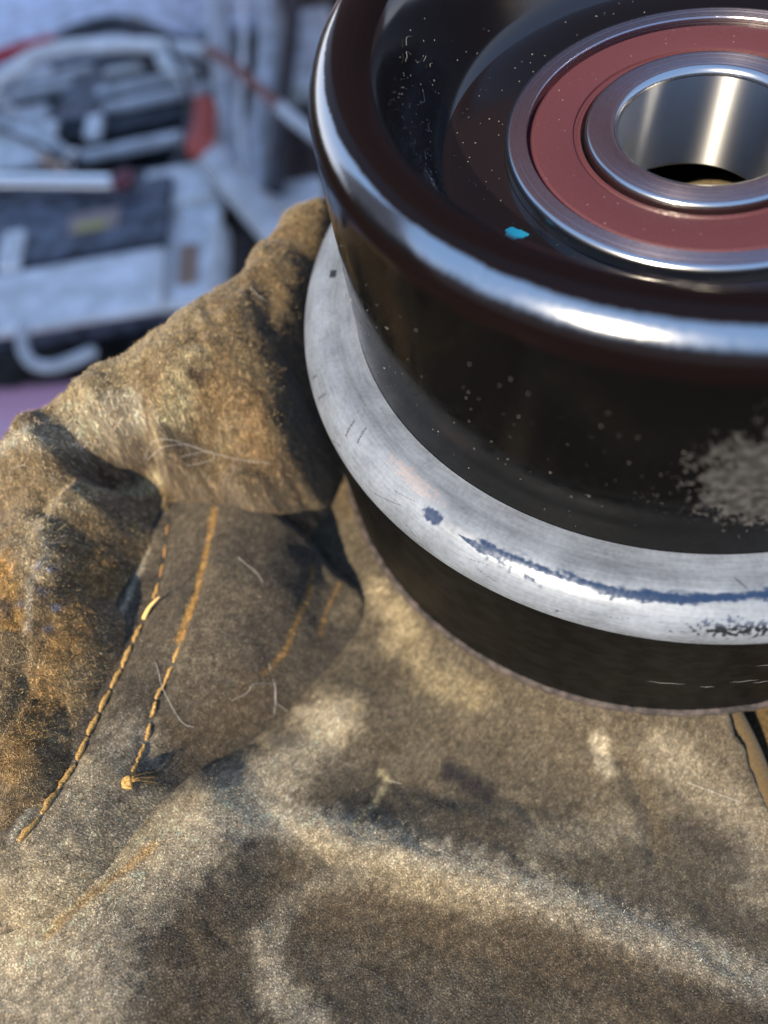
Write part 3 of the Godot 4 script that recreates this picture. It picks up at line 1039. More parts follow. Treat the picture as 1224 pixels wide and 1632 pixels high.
	for k in 50:
		var a := deg_to_rad(-108.0 + rng.randfn() * 3.0)
		speck(grit, Vector3(cos(a), sin(a), 0) * 38.64 + Vector3(0, 0, -8.5 + rng.randfn() * 2.4), Vector3(cos(a), sin(a), 0), rng.randf_range(0.05, 0.13), 0.3)
	var grit_m := grime(lin(0.085, 0.083, 0.083), 0.9, 0.4, 71, 150.0)
	grit_m.vertex_color_use_as_albedo = true
	var gp := part("dried_grit", grit.mesh(), grit_m, root)
	gp.set_meta("kind", "stuff")
	gp.set_meta("label", "patch of grey dried grit stuck on the black belt face")

	# dust
	var dust := Build.new()
	for k in 260:
		var a := deg_to_rad(rng.randf_range(150.0, 275.0))
		speck(dust, Vector3(cos(a), sin(a), 0) * 38.66 + Vector3(0, 0, rng.randf_range(-17.0, 3.0)), Vector3(cos(a), sin(a), 0), rng.randf_range(0.02, 0.085) * (2.0 if rng.randf() < 0.05 else 1.0), 0.5)
	for k in 190:
		var a := deg_to_rad(rng.randfn(190.0, 24.0))
		var t := rng.randf()
		var r := lerpf(27.4, 30.4, t)
		speck(dust, Vector3(cos(a) * r, sin(a) * r, lerpf(-0.4, 8.5, t)), Vector3(-cos(a) * 0.95, -sin(a) * 0.95, 0.3), rng.randf_range(0.03, 0.1), 0.5)
	for k in 150:
		var a := deg_to_rad(rng.randfn(196.0, 7.0))
		var t := clampf(rng.randfn(0.3, 0.2), 0.0, 1.0)
		var r := lerpf(27.2, 29.6, t)
		speck(dust, Vector3(cos(a) * r, sin(a) * r, lerpf(-0.8, 6.2, t)), Vector3(-cos(a) * 0.95, -sin(a) * 0.95, 0.3), rng.randf_range(0.04, 0.16), 0.5)
	for k in 80:
		var a := deg_to_rad(rng.randf_range(90.0, 270.0))
		var r := rng.randf_range(20.4, 26.0)
		speck(dust, Vector3(cos(a) * r, sin(a) * r, -1.6), Vector3(0, 0, 1), rng.randf_range(0.03, 0.09), 0.5)
	for k in 60:
		var a := rng.randf() * TAU
		var r := rng.randf_range(13.5, 17.0)
		speck(dust, Vector3(cos(a) * r, sin(a) * r, -0.5), Vector3(0, 0, 1), rng.randf_range(0.02, 0.07), 0.5)
	for k in 16:
		var a := deg_to_rad(rng.randf_range(150.0, 235.0))
		var t := rng.randf()
		var r := lerpf(27.2, 30.5, t)
		var c := Vector3(cos(a) * r, sin(a) * r, lerpf(-0.6, 7.5, t)) + Vector3(-cos(a), -sin(a), 0.3) * 0.08
		var side := Vector3(-sin(a), cos(a), 0) * rng.randfn(0.0, 0.35)
		var lift := Vector3(cos(a) * 0.35, sin(a) * 0.35, 0.9) * rng.randfn(0.0, 0.3)
		tube(smooth_line([c - side, c + lift, c + side + lift * 0.4, c + side * 1.6 - lift * 0.5], 4), 0.022, 5, dust)
	var dp := part("dust", dust.mesh(), mat(lin(0.2, 0.19, 0.18), 0.9), root)
	dp.set_meta("kind", "stuff")

func speck(b: Build, at: Vector3, up: Vector3, r: float, flat: float) -> void:
	up = up.normalized()
	var x := up.cross(Vector3(0.3, 0.5, 0.81)).normalized()
	var y := up.cross(x)
	var long_ := rng.randf_range(0.7, 1.6)
	var turn := rng.randf() * TAU
	var tip := b.put(P(at + up * r * flat), D(up))
	var first := b.v.size()
	for k in 6:
		var a := TAU * k / 6.0 + turn
		var d := x * cos(a) * long_ + y * sin(a)
		b.put(P(at + d * r * rng.randf_range(0.75, 1.2)), D((d + up * 0.6).normalized()))
	for k in 6:
		b.tri(tip, first + k, first + (k + 1) % 6)

# ---------- the glove ----------
func glove() -> void:
	var palm := make_sheet("PALM", [Vector3(-40.46, -19.49, -49.60), Vector3(-34.38, -30.96, -49.60), Vector3(-19.27, -41.97, -49.60), Vector3(-4.56, -46.49, -49.60), Vector3(5.03, -46.02, -49.60), Vector3(-46.66, -24.30, -51.50), Vector3(-44.33, -33.02, -50.50), Vector3(-48.49, -41.32, -47.00), Vector3(-56.25, -45.40, -44.60), Vector3(-62.89, -51.00, -38.50), Vector3(-70.67, -57.95, -35.20), Vector3(-77.47, -64.39, -31.00), Vector3(-80.38, -69.03, -30.50), Vector3(-36.25, -46.61, -51.00), Vector3(-21.07, -52.01, -51.50), Vector3(-6.90, -57.04, -52.00), Vector3(2.09, -58.50, -53.00), Vector3(-56.80, -53.32, -43.50), Vector3(-49.27, -55.80, -43.50), Vector3(-41.38, -58.32, -44.00), Vector3(-31.82, -62.10, -45.30), Vector3(-20.82, -67.04, -46.00), Vector3(-11.72, -71.23, -46.50), Vector3(-4.58, -74.64, -47.00), Vector3(-51.30, -62.68, -41.50), Vector3(-52.37, -67.46, -39.50), Vector3(-41.88, -64.63, -43.50), Vector3(-31.52, -69.68, -43.50), Vector3(-19.63, -75.03, -43.00), Vector3(-6.65, -78.63, -44.00), Vector3(-62.83, -68.30, -34.50), Vector3(-70.50, -71.28, -30.50), Vector3(-44.71, -75.13, -38.50), Vector3(-60.51, -73.72, -34.00), Vector3(-29.40, -76.31, -40.50), Vector3(-77.05, -44.92, -38.00), Vector3(-68.10, -32.19, -44.00), Vector3(-56.29, -22.52, -49.00), Vector3(-75.81, -58.61, -32.80), Vector3(-81.40, -60.11, -29.60), Vector3(-72.69, -49.38, -38.00), Vector3(-69.06, -46.85, -42.00), Vector3(-60.76, -43.42, -46.00), Vector3(-54.59, -39.47, -48.20), Vector3(-53.64, -41.40, -47.60), Vector3(-47.35, -47.22, -48.00), Vector3(-42.93, -51.78, -48.50), Vector3(-47.69, 18.26, -29.00), Vector3(-50.01, 11.91, -31.00), Vector3(-48.00, 12.74, -38.00), Vector3(-48.56, 1.45, -45.50), Vector3(-46.91, -7.58, -50.00), Vector3(-44.74, 28.54, -28.00), Vector3(-50.15, 5.79, -38.00), Vector3(-56.20, 0.75, -46.00), Vector3(0.00, 0.00, -50.50), Vector3(0.00, 30.00, -50.50), Vector3(-30.00, 10.00, -50.50), Vector3(30.00, 0.00, -50.50), Vector3(30.00, -30.00, -50.50), Vector3(-58.00, 38.00, -50.00), Vector3(-45.00, 52.00, -58.00)], [Vector2(-0.09, -44.52), Vector2(0.50, -46.61), Vector2(1.34, -50.17), Vector2(1.99, -53.52), Vector2(2.76, -56.47), Vector2(4.25, -62.18), Vector2(12.00, -95.00), Vector2(-140.00, -95.00), Vector2(-140.00, -20.00), Vector2(-95.00, -16.00), Vector2(-70.00, -2.00), Vector2(-50.00, 24.00), Vector2(-30.00, 36.00), Vector2(0.00, 42.00), Vector2(14.00, 0.00)], 0.7, 0.35, 0.08, 0.14)
	var panel := make_sheet("PANEL", [Vector3(-70.16, -11.29, -37.00), Vector3(-62.28, -12.49, -38.00), Vector3(-55.64, -14.76, -40.00), Vector3(-52.10, -16.74, -43.00), Vector3(-49.07, -20.42, -46.00), Vector3(-44.45, -24.31, -51.00), Vector3(-61.28, -24.65, -36.00), Vector3(-54.00, -26.64, -40.00), Vector3(-50.28, -28.37, -46.00), Vector3(-70.18, -21.31, -36.50), Vector3(-73.06, -30.41, -35.00), Vector3(-64.99, -35.23, -36.00), Vector3(-58.34, -37.06, -40.50), Vector3(-55.12, -38.04, -47.00), Vector3(-66.07, -47.45, -40.50), Vector3(-74.89, -42.61, -33.00), Vector3(-71.09, -49.79, -34.50), Vector3(-77.18, -53.18, -30.00), Vector3(-75.04, -59.37, -31.50), Vector3(-80.41, -60.29, -28.00), Vector3(-81.30, -55.20, -28.00), Vector3(-79.76, -47.24, -30.50), Vector3(-74.83, -26.94, -34.50), Vector3(-71.95, -15.10, -36.50), Vector3(-66.24, -55.40, -42.00), Vector3(-70.69, -61.22, -37.50), Vector3(-76.75, -66.69, -34.00), Vector3(-81.77, -67.94, -32.50), Vector3(-61.40, -49.55, -47.00), Vector3(-55.92, -43.55, -51.50)], [Vector2(-70.77, -9.72), Vector2(-66.63, -8.76), Vector2(-62.00, -10.56), Vector2(-55.63, -12.42), Vector2(-52.51, -14.58), Vector2(-49.07, -19.06), Vector2(-44.02, -23.67), Vector2(-44.07, -27.08), Vector2(-48.15, -31.79), Vector2(-51.28, -37.81), Vector2(-56.27, -43.94), Vector2(-61.09, -49.75), Vector2(-66.05, -55.47), Vector2(-70.47, -61.26), Vector2(-76.22, -66.71), Vector2(-83.58, -67.63), Vector2(-84.15, -61.74), Vector2(-81.90, -54.96), Vector2(-78.22, -42.01), Vector2(-75.38, -27.30), Vector2(-72.07, -14.79)], 1.3, 0.45, 0.08, 0.12)
	var fold := make_sheet("FOLD", [Vector3(-41.89, 26.52, -21.00), Vector3(-46.60, 24.08, -21.20), Vector3(-51.57, 17.50, -20.00), Vector3(-54.10, 13.26, -20.60), Vector3(-60.38, 5.48, -18.30), Vector3(-68.10, -0.72, -17.90), Vector3(-75.84, -5.99, -18.20), Vector3(-83.12, -11.62, -18.30), Vector3(-44.94, 20.37, -25.50), Vector3(-48.77, 10.51, -23.50), Vector3(-50.81, 4.32, -25.00), Vector3(-49.73, -0.25, -29.00), Vector3(-48.70, -4.98, -34.50), Vector3(-49.22, -9.05, -37.00), Vector3(-51.16, -12.60, -39.50), Vector3(-53.88, -14.50, -39.50), Vector3(-57.45, -15.12, -37.00), Vector3(-61.24, -13.96, -35.00), Vector3(-68.21, -12.91, -33.50), Vector3(-56.76, -0.56, -20.50), Vector3(-58.12, -5.95, -25.00), Vector3(-53.68, -2.43, -24.00), Vector3(-52.30, -7.86, -28.00), Vector3(-52.39, -10.74, -33.00), Vector3(-54.84, -14.33, -31.00), Vector3(-60.41, -8.77, -30.80), Vector3(-63.50, -9.09, -28.60), Vector3(-56.00, -10.16, -32.00), Vector3(-63.21, -13.57, -28.40), Vector3(-51.83, -13.51, -34.00), Vector3(-62.57, -8.43, -26.00), Vector3(-65.51, -9.03, -23.00), Vector3(-61.33, -4.68, -20.00), Vector3(-58.79, -1.19, -19.30), Vector3(-53.54, 5.22, -20.50), Vector3(-68.62, -5.28, -20.00), Vector3(-72.49, -7.50, -20.00), Vector3(-78.19, -11.41, -18.00), Vector3(-70.69, -8.00, -21.50), Vector3(-73.14, -9.37, -29.00), Vector3(-69.48, -8.87, -29.50), Vector3(-76.66, -11.37, -26.00), Vector3(-80.04, -13.79, -22.00), Vector3(-67.06, -13.06, -28.50), Vector3(-58.88, -14.08, -29.20), Vector3(-74.73, -15.64, -26.50), Vector3(-79.93, -20.09, -23.50), Vector3(-85.37, -16.58, -23.50), Vector3(-80.95, -29.22, -25.00), Vector3(-77.16, -24.76, -27.00), Vector3(-74.61, -18.99, -30.50), Vector3(-72.94, -17.00, -33.00), Vector3(-75.10, -28.35, -31.00), Vector3(-76.98, -36.61, -29.60), Vector3(-79.56, -36.32, -27.20), Vector3(-83.22, -32.94, -24.70), Vector3(-82.02, -43.59, -25.80), Vector3(-80.28, -48.05, -27.80), Vector3(-94.32, -11.10, -24.00), Vector3(-93.98, -22.78, -26.00), Vector3(-92.80, -34.39, -28.00), Vector3(-90.31, -48.59, -30.00), Vector3(-71.39, -14.20, -36.50), Vector3(-74.94, -27.24, -34.80), Vector3(-77.56, -42.03, -31.20), Vector3(-81.53, -55.26, -28.40), Vector3(-43.89, 29.32, -23.40), Vector3(-47.89, 34.52, -29.00), Vector3(-51.89, 42.52, -39.00), Vector3(-53.28, 19.11, -21.40), Vector3(-57.28, 24.31, -27.00), Vector3(-61.28, 32.31, -37.00), Vector3(-62.25, 7.96, -20.40), Vector3(-66.25, 13.16, -26.00), Vector3(-70.25, 21.16, -36.00), Vector3(-69.88, 1.69, -19.90), Vector3(-73.88, 6.89, -25.50), Vector3(-77.88, 14.89, -35.50), Vector3(-77.07, -4.26, -19.40), Vector3(-81.07, 0.94, -25.00), Vector3(-85.07, 8.94, -35.00), Vector3(-83.78, -10.27, -18.90), Vector3(-87.78, -5.07, -24.50), Vector3(-91.78, 2.93, -34.50)], [Vector2(-41.54, 28.79), Vector2(-45.06, 20.30), Vector2(-48.28, 10.31), Vector2(-50.55, 3.71), Vector2(-49.85, -0.05), Vector2(-49.88, -4.39), Vector2(-50.88, -8.05), Vector2(-52.82, -10.52), Vector2(-54.79, -12.17), Vector2(-57.61, -13.02), Vector2(-61.43, -11.85), Vector2(-65.67, -10.47), Vector2(-69.08, -10.99), Vector2(-69.57, -16.72), Vector2(-71.44, -28.24), Vector2(-74.68, -42.68), Vector2(-78.28, -56.19), Vector2(-80.96, -64.35), Vector2(-140.00, -60.00), Vector2(-96.98, -18.20), Vector2(-89.87, -12.01), Vector2(-84.15, -9.07), Vector2(-77.39, -3.01), Vector2(-69.88, 2.49), Vector2(-62.25, 8.76), Vector2(-55.42, 14.51), Vector2(-53.28, 19.91), Vector2(-48.40, 26.55), Vector2(-43.89, 30.12)], 3.0, 0.6, 0.2, 0.55)
	var stains_and_shading: Array = [
	["PALM", "pale", 3.00, 1.00, [Vector2(-58.67, -53.34), Vector2(-50.04, -55.35), Vector2(-41.40, -58.30), Vector2(-33.17, -61.59), Vector2(-23.93, -65.41), Vector2(-14.68, -69.82), Vector2(-4.62, -74.75)]],
	["PALM", "pale", 1.60, 0.70, [Vector2(-50.05, -55.49), Vector2(-41.42, -58.50), Vector2(-33.22, -61.99), Vector2(-24.06, -66.03)]],
	["PALM", "warm", 3.60, 0.90, [Vector2(-48.54, -41.24), Vector2(-56.30, -45.36), Vector2(-62.93, -50.98), Vector2(-69.62, -56.72), Vector2(-75.68, -61.94), Vector2(-80.85, -65.23)]],
	["PALM", "pale", 4.50, 0.60, [Vector2(-64.70, -53.36), Vector2(-58.73, -51.19), Vector2(-53.34, -45.04), Vector2(-50.20, -41.90)]],
	["PALM", "warm", 6.00, 0.55, [Vector2(-81.03, -63.56), Vector2(-73.00, -61.23), Vector2(-66.54, -55.27)]],  # sunlight on the lower left, put into the leather's colour
	["PALM", "pale", 4.00, 0.50, [Vector2(-62.69, -55.46), Vector2(-67.16, -59.79), Vector2(-72.08, -65.36)]],
	["PALM", "pale", 5.00, 0.60, [Vector2(-70.64, -70.77), Vector2(-76.76, -68.78), Vector2(-80.54, -67.96)]],
	["PALM", "straw", 0.50, 1.00, [Vector2(-43.91, -48.66), Vector2(-43.20, -49.80), Vector2(-44.43, -52.12), Vector2(-46.50, -54.96)]],
	["PALM", "pale", 1.80, 0.70, [Vector2(-46.47, -60.46), Vector2(-52.71, -61.93), Vector2(-55.93, -66.02), Vector2(-54.57, -71.19), Vector2(-50.79, -74.23)]],
	["PALM", "pale", 1.30, 0.80, [Vector2(-15.85, -47.28), Vector2(-15.76, -50.70)]],
	["PALM", "pale", 1.20, 0.70, [Vector2(-53.73, -40.43), Vector2(-49.35, -41.86)]],
	["PALM", "pale", 3.50, 0.35, [Vector2(-8.24, -49.68), Vector2(-2.81, -55.96), Vector2(-0.05, -59.71), Vector2(-1.20, -65.80)]],
	["PALM", "pale", 2.50, 0.35, [Vector2(-25.42, -58.49), Vector2(-14.72, -57.86)]],
	["PALM", "straw", 2.50, 0.35, [Vector2(-39.39, -27.19), Vector2(-36.80, -36.63), Vector2(-30.43, -39.94)]],
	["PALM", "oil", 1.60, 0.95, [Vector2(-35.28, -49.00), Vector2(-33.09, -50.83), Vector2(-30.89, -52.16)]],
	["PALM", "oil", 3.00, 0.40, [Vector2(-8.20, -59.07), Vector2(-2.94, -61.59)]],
	["PALM", "brown", 6.00, 0.50, [Vector2(-52.68, -62.57), Vector2(-41.89, -64.63), Vector2(-30.02, -68.62), Vector2(-19.16, -73.46), Vector2(-8.09, -78.52)]],  # shadow beyond the pale ridge, painted as a brown band
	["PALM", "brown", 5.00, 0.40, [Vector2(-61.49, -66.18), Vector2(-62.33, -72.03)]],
	["PALM", "brown", 2.50, 0.35, [Vector2(-54.36, -42.70), Vector2(-60.95, -45.78), Vector2(-65.35, -50.33)]],  # shade of the valley beside the panel, painted in
	["PALM", "warm", 2.20, 0.45, [Vector2(-42.70, -22.75), Vector2(-39.57, -29.00), Vector2(-41.58, -31.46)]],
	["PALM", "ochre", 0.60, 0.55, [Vector2(-67.79, -56.17), Vector2(-74.07, -61.75), Vector2(-76.68, -64.45)]],
	["PALM", "warm", 2.50, 0.50, [Vector2(-51.45, -56.67), Vector2(-41.62, -61.48), Vector2(-32.19, -64.77)]],
	["PALM", "brown", 4.00, 0.70, [Vector2(-48.89, 16.89), Vector2(-47.99, 12.73), Vector2(-47.18, 1.62), Vector2(-45.45, -7.77)]],
	["PANEL", "pale", 0.45, 0.90, [Vector2(-71.03, -16.24), Vector2(-73.39, -27.08), Vector2(-75.72, -36.12), Vector2(-78.04, -46.32), Vector2(-80.11, -55.69)]],
	["PANEL", "ochre", 0.25, 0.80, [Vector2(-50.56, -19.88), Vector2(-51.54, -26.03), Vector2(-54.44, -32.93), Vector2(-57.10, -36.36)]],
	["PANEL", "ochre", 0.20, 0.70, [Vector2(-47.65, -22.41), Vector2(-49.60, -26.92), Vector2(-50.52, -30.35)]],
	["PANEL", "warm", 1.60, 0.30, [Vector2(-45.44, -23.59), Vector2(-48.07, -27.26)]],
	["PANEL", "pale", 3.50, 0.45, [Vector2(-71.09, -44.72), Vector2(-75.11, -52.55), Vector2(-78.03, -58.68)]],
	["PANEL", "warm", 3.00, 0.70, [Vector2(-68.65, -52.23), Vector2(-73.27, -57.58), Vector2(-78.54, -62.07)]],
	["PANEL", "warm", 3.00, 0.50, [Vector2(-74.09, -48.44), Vector2(-77.92, -55.66), Vector2(-80.55, -60.26)]],
	["PANEL", "brown", 3.00, 0.50, [Vector2(-65.94, -44.25), Vector2(-62.08, -42.54), Vector2(-56.88, -37.82)]],
	["PANEL", "ochre", 0.45, 0.90, [Vector2(-62.88, -13.13), Vector2(-63.44, -19.33), Vector2(-64.43, -27.01), Vector2(-66.14, -32.80)]],
	["PANEL", "oil", 0.40, 0.80, [Vector2(-69.34, -13.38), Vector2(-69.41, -19.36), Vector2(-70.03, -25.31)]],
	["FOLD", "straw", 1.60, 0.85, [Vector2(-59.00, -1.53), Vector2(-62.05, -5.32), Vector2(-65.86, -8.86)]],
	["FOLD", "pale", 1.80, 0.90, [Vector2(-78.46, -10.92), Vector2(-75.53, -7.71), Vector2(-70.14, -7.18), Vector2(-68.21, -6.03)]],
	["FOLD", "pale", 1.00, 0.90, [Vector2(-83.45, -11.95), Vector2(-78.46, -10.92)]],
	["FOLD", "oil", 0.90, 0.90, [Vector2(-60.13, -3.68), Vector2(-59.45, -3.76)]],
	["FOLD", "oil", 1.80, 0.70, [Vector2(-64.88, -9.28), Vector2(-63.43, -9.12)]],
	["FOLD", "oil", 1.20, 0.50, [Vector2(-53.32, 4.71), Vector2(-51.18, 5.92)]],
	["FOLD", "dark", 1.60, 0.80, [Vector2(-76.59, -12.04), Vector2(-73.45, -9.57), Vector2(-69.64, -9.08)]],  # shaded valley of the fold, painted as a darker tone
	["FOLD", "warm", 2.20, 0.60, [Vector2(-76.50, -14.51), Vector2(-80.00, -20.03), Vector2(-80.25, -25.64)]],
	["FOLD", "pale", 0.50, 0.80, [Vector2(-80.00, -20.03), Vector2(-78.85, -23.92), Vector2(-80.64, -27.77), Vector2(-80.72, -32.92)]],
	["FOLD", "ochre", 2.00, 0.42, [Vector2(-75.76, -23.37), Vector2(-76.87, -32.41), Vector2(-79.12, -38.94), Vector2(-80.85, -48.66)]],
	["FOLD", "ochre", 1.60, 0.80, [Vector2(-83.87, -25.39), Vector2(-82.32, -32.22)]],
	["FOLD", "oil", 0.50, 0.85, [Vector2(-79.72, -28.33), Vector2(-79.14, -29.82)]],
	["FOLD", "oil", 0.80, 0.85, [Vector2(-83.22, -29.93), Vector2(-82.66, -31.06)]],
	["FOLD", "slate", 0.35, 0.90, [Vector2(-79.78, -25.59), Vector2(-79.70, -25.90)]],
	["FOLD", "slate", 0.35, 0.90, [Vector2(-79.47, -28.17), Vector2(-79.38, -28.42)]],
	["FOLD", "slate", 0.35, 0.90, [Vector2(-78.29, -30.07), Vector2(-78.26, -30.51)]],
	["FOLD", "slate", 0.30, 0.90, [Vector2(-81.57, -29.96), Vector2(-81.59, -30.22)]],
	["FOLD", "slate", 0.30, 0.90, [Vector2(-78.51, -25.65), Vector2(-78.67, -25.99)]],
	["FOLD", "slate", 0.30, 0.90, [Vector2(-78.89, -32.76), Vector2(-78.85, -33.02)]],
	["FOLD", "rust", 3.00, 0.35, [Vector2(-58.04, -4.10), Vector2(-54.87, -5.33), Vector2(-53.57, -8.61)]],
	["FOLD", "straw", 3.00, 0.40, [Vector2(-60.21, 4.28), Vector2(-68.01, -1.58), Vector2(-75.29, -6.41)]],
	["FOLD", "dark", 2.20, 0.60, [Vector2(-67.18, -11.00), Vector2(-61.49, -11.99), Vector2(-54.46, -12.63)]],  # shade along the roll's lower edge, painted darker
	["FOLD", "straw", 0.80, 0.80, [Vector2(-69.38, -9.94), Vector2(-74.13, -11.30), Vector2(-75.98, -16.70)]],
]
	paint_sheet(palm, Color(0.205, 0.168, 0.118), Color(0.30, 0.252, 0.18), stains_and_shading)
	paint_sheet(panel, Color(0.165, 0.14, 0.11), Color(0.26, 0.213, 0.152), stains_and_shading)
	paint_sheet(fold, Color(0.42, 0.285, 0.142), Color(0.58, 0.435, 0.245), stains_and_shading)
	var tex := suede_texture(81, 0.5, 26000, 13.0)
	var short_tex := suede_texture(83, 0.6, 42000, 7.0)
	var napped := suede(tex, 26.0, 0.03, 0.4)
	var smooth := suede(short_tex, 30.0, 0.016, 0.25)
	napped.albedo_color = Color(1, 1, 1)
	var cell := FastNoiseLite.new()
	cell.noise_type = FastNoiseLite.TYPE_CELLULAR
	cell.cellular_return_type = FastNoiseLite.RETURN_DISTANCE2_SUB
	cell.frequency = 0.1; cell.seed = 85; cell.fractal_octaves = 3
	var pebble := NoiseTexture2D.new()
	pebble.width = 1024; pebble.height = 1024
	pebble.seamless = true
	pebble.noise = cell
	smooth.heightmap_texture = pebble
	smooth.heightmap_scale = 0.0065
	smooth.detail_enabled = true
	smooth.detail_blend_mode = BaseMaterial3D.BLEND_MODE_MUL
	var crack := NoiseTexture2D.new()
	crack.width = 1024; crack.height = 1024
	crack.seamless = true
	crack.noise = cell
	var cr := Gradient.new()
	cr.set_color(0, Color(0.76, 0.74, 0.72)); cr.set_color(1, Color.WHITE)
	cr.set_offset(0, 0.02); cr.set_offset(1, 0.3)
	crack.color_ramp = cr
	smooth.detail_albedo = crack
	napped.detail_enabled = true
	napped.detail_blend_mode = BaseMaterial3D.BLEND_MODE_MUL
	napped.detail_albedo = crack
	var root := thing("work_glove", "worn brown suede work glove with orange stitching, cupped under the pulley", "glove", Vector3(-50, -30, -52))
	var palm_o := part("palm", sheet_mesh(palm, [panel, fold]), smooth, root)
	palm_o.set_meta("label", "grey brown scuffed suede palm")
	var panel_o := part("thumb_panel", sheet_mesh(panel, [palm, fold]), smooth, root)
	panel_o.set_meta("label", "dark grey stitched leather panel")
	var fold_o := part("gathered_fold", sheet_mesh(fold, [palm, panel]), napped, root)
	fold_o.set_meta("label", "tan napped suede bunched in folds")
	# seam at the right: welt strip and the finger behind it
	var welt_m := suede(tex, 2.0, 0.004, 0.4)
	var welt: Array = [Vector3(0.84, -42.85, -52.00), Vector3(1.64, -46.23, -52.20), Vector3(2.58, -50.01, -53.00), Vector3(3.12, -53.76, -53.60), Vector3(3.97, -58.52, -54.20), Vector3(6.12, -64.91, -55.00)]
	part("welt", tube(smooth_line(welt, 8), 1.25, 14, null, Color(0.32, 0.22, 0.11)).mesh(), welt_m, root)
	var finger: Array = [Vector3(11.43, -38.12, -59.00), Vector3(10.71, -43.92, -60.00), Vector3(10.63, -52.13, -60.50), Vector3(11.32, -59.86, -61.00), Vector3(13.12, -68.55, -62.00)]
	part("finger", tube(smooth_line(finger, 8), 7.0, 28, null, Color(0.24, 0.16, 0.07)).mesh(), welt_m, root)
	# the fingertip that shows through the bore
	var tip := Build.new()
	for j in 15:
		for i in 25:
			var a := TAU * i / 24.0
			var t := PI * 0.5 * j / 14.0
			var d := Vector3(cos(a) * sin(t), sin(a) * sin(t), cos(t))
			tip.put(P(Vector3(11.0, 15.0, -36.0) + d * Vector3(10.0, 10.0, 15.0)), D(d), Vector2(d.x, d.y) * 0.011, Color(0.34, 0.26, 0.14))
	for j in 14:
		for i in 24:
			tip.quad(j * 25 + i, j * 25 + i + 1, j * 25 + i + 26, j * 25 + i + 25)
	part("fingertip", tip.mesh(), smooth, root)
	# stitches
	var thread := grime(lin(0.78, 0.46, 0.14), 0.85, 0.5, 91, 900.0)
	var old_thread := mat(lin(0.30, 0.15, 0.045), 0.85)
	stitch_row([Vector2(-69.31, -14.54), Vector2(-69.41, -19.36), Vector2(-69.96, -25.30), Vector2(-71.01, -29.26), Vector2(-72.33, -33.84), Vector2(-73.43, -37.57), Vector2(-74.99, -42.55), Vector2(-76.19, -47.34), Vector2(-77.19, -50.13), Vector2(-78.35, -53.76), Vector2(-80.71, -58.07)], panel, 2.9, 0.34, 0.30, 0.18, thread, old_thread, panel_o)
	stitch_row([Vector2(-62.96, -13.13), Vector2(-63.41, -18.23), Vector2(-63.94, -24.75), Vector2(-65.01, -30.07), Vector2(-67.10, -35.85), Vector2(-68.74, -39.50), Vector2(-69.62, -43.22), Vector2(-70.43, -46.88), Vector2(-70.87, -49.63)], panel, 2.3, 0.25, 0.36, 0.5, thread, old_thread, panel_o)
	# knot and frayed end of the second row, loose end of the first
	var knot: Array = [Vector2(-62.96, -13.13), Vector2(-63.41, -18.23), Vector2(-63.94, -24.75), Vector2(-65.01, -30.07), Vector2(-67.10, -35.85), Vector2(-68.74, -39.50), Vector2(-69.62, -43.22), Vector2(-70.43, -46.88), Vector2(-70.87, -49.63)]
	var kq: Vector2 = knot[-1]
	var kb := Build.new()
	var kz := height_at(panel, kq.x, kq.y)
	for k in 9:
		var a := TAU * k / 9.0 + rng.randf()
		var c := Vector3(kq.x, kq.y, kz + 0.35) + Vector3(cos(a), sin(a), 0) * rng.randf_range(0.15, 0.5)
		var d := Vector3(-sin(a), cos(a), rng.randfn() * 0.5) * rng.randf_range(0.35, 0.6)
		tube(smooth_line([c - d, c + Vector3(0, 0, 0.25), c + d], 4), [0.1, 0.2, 0.27, 0.3, 0.3, 0.3, 0.27, 0.2, 0.1], 7, kb)
	for k in 7:
		var base := Vector3(kq.x, kq.y, kz + 0.3)
		var out_ := Vector3(rng.randf_range(0.7, 2.6), rng.randf_range(0.1, 1.5), 0.0)
		var mid_ := base + out_ * 0.5 + Vector3(rng.randfn() * 0.15, rng.randfn() * 0.15, 0.3)
		var end_ := base + out_
		end_.z = height_at(panel, end_.x, end_.y) + 0.12
		tube(smooth_line([base, mid_, end_], 5), 0.045, 5, kb)
	part("thread_knot", kb.mesh(), thread, panel_o)
	var row1: Array = [Vector2(-69.31, -14.54), Vector2(-69.41, -19.36), Vector2(-69.96, -25.30), Vector2(-71.01, -29.26), Vector2(-72.33, -33.84), Vector2(-73.43, -37.57), Vector2(-74.99, -42.55), Vector2(-76.19, -47.34), Vector2(-77.19, -50.13), Vector2(-78.35, -53.76), Vector2(-80.71, -58.07)]
	var fq: Vector2 = row1[3]
	var fz := height_at(panel, fq.x, fq.y)
	part("thread_end", tube(smooth_line([Vector3(fq.x, fq.y, fz + 0.2), Vector3(fq.x + 1.0, fq.y + 1.2, fz + 0.9), Vector3(fq.x + 2.5, fq.y + 2.2, fz + 1.5)], 5), [0.3, 0.3, 0.28, 0.27, 0.25, 0.22, 0.2, 0.16, 0.12, 0.08, 0.03], 8).mesh(), mat(lin(0.66, 0.45, 0.16), 0.75), panel_o)
	# stray hairs
	var hair := mat(lin(0.62, 0.6, 0.57), 0.5)
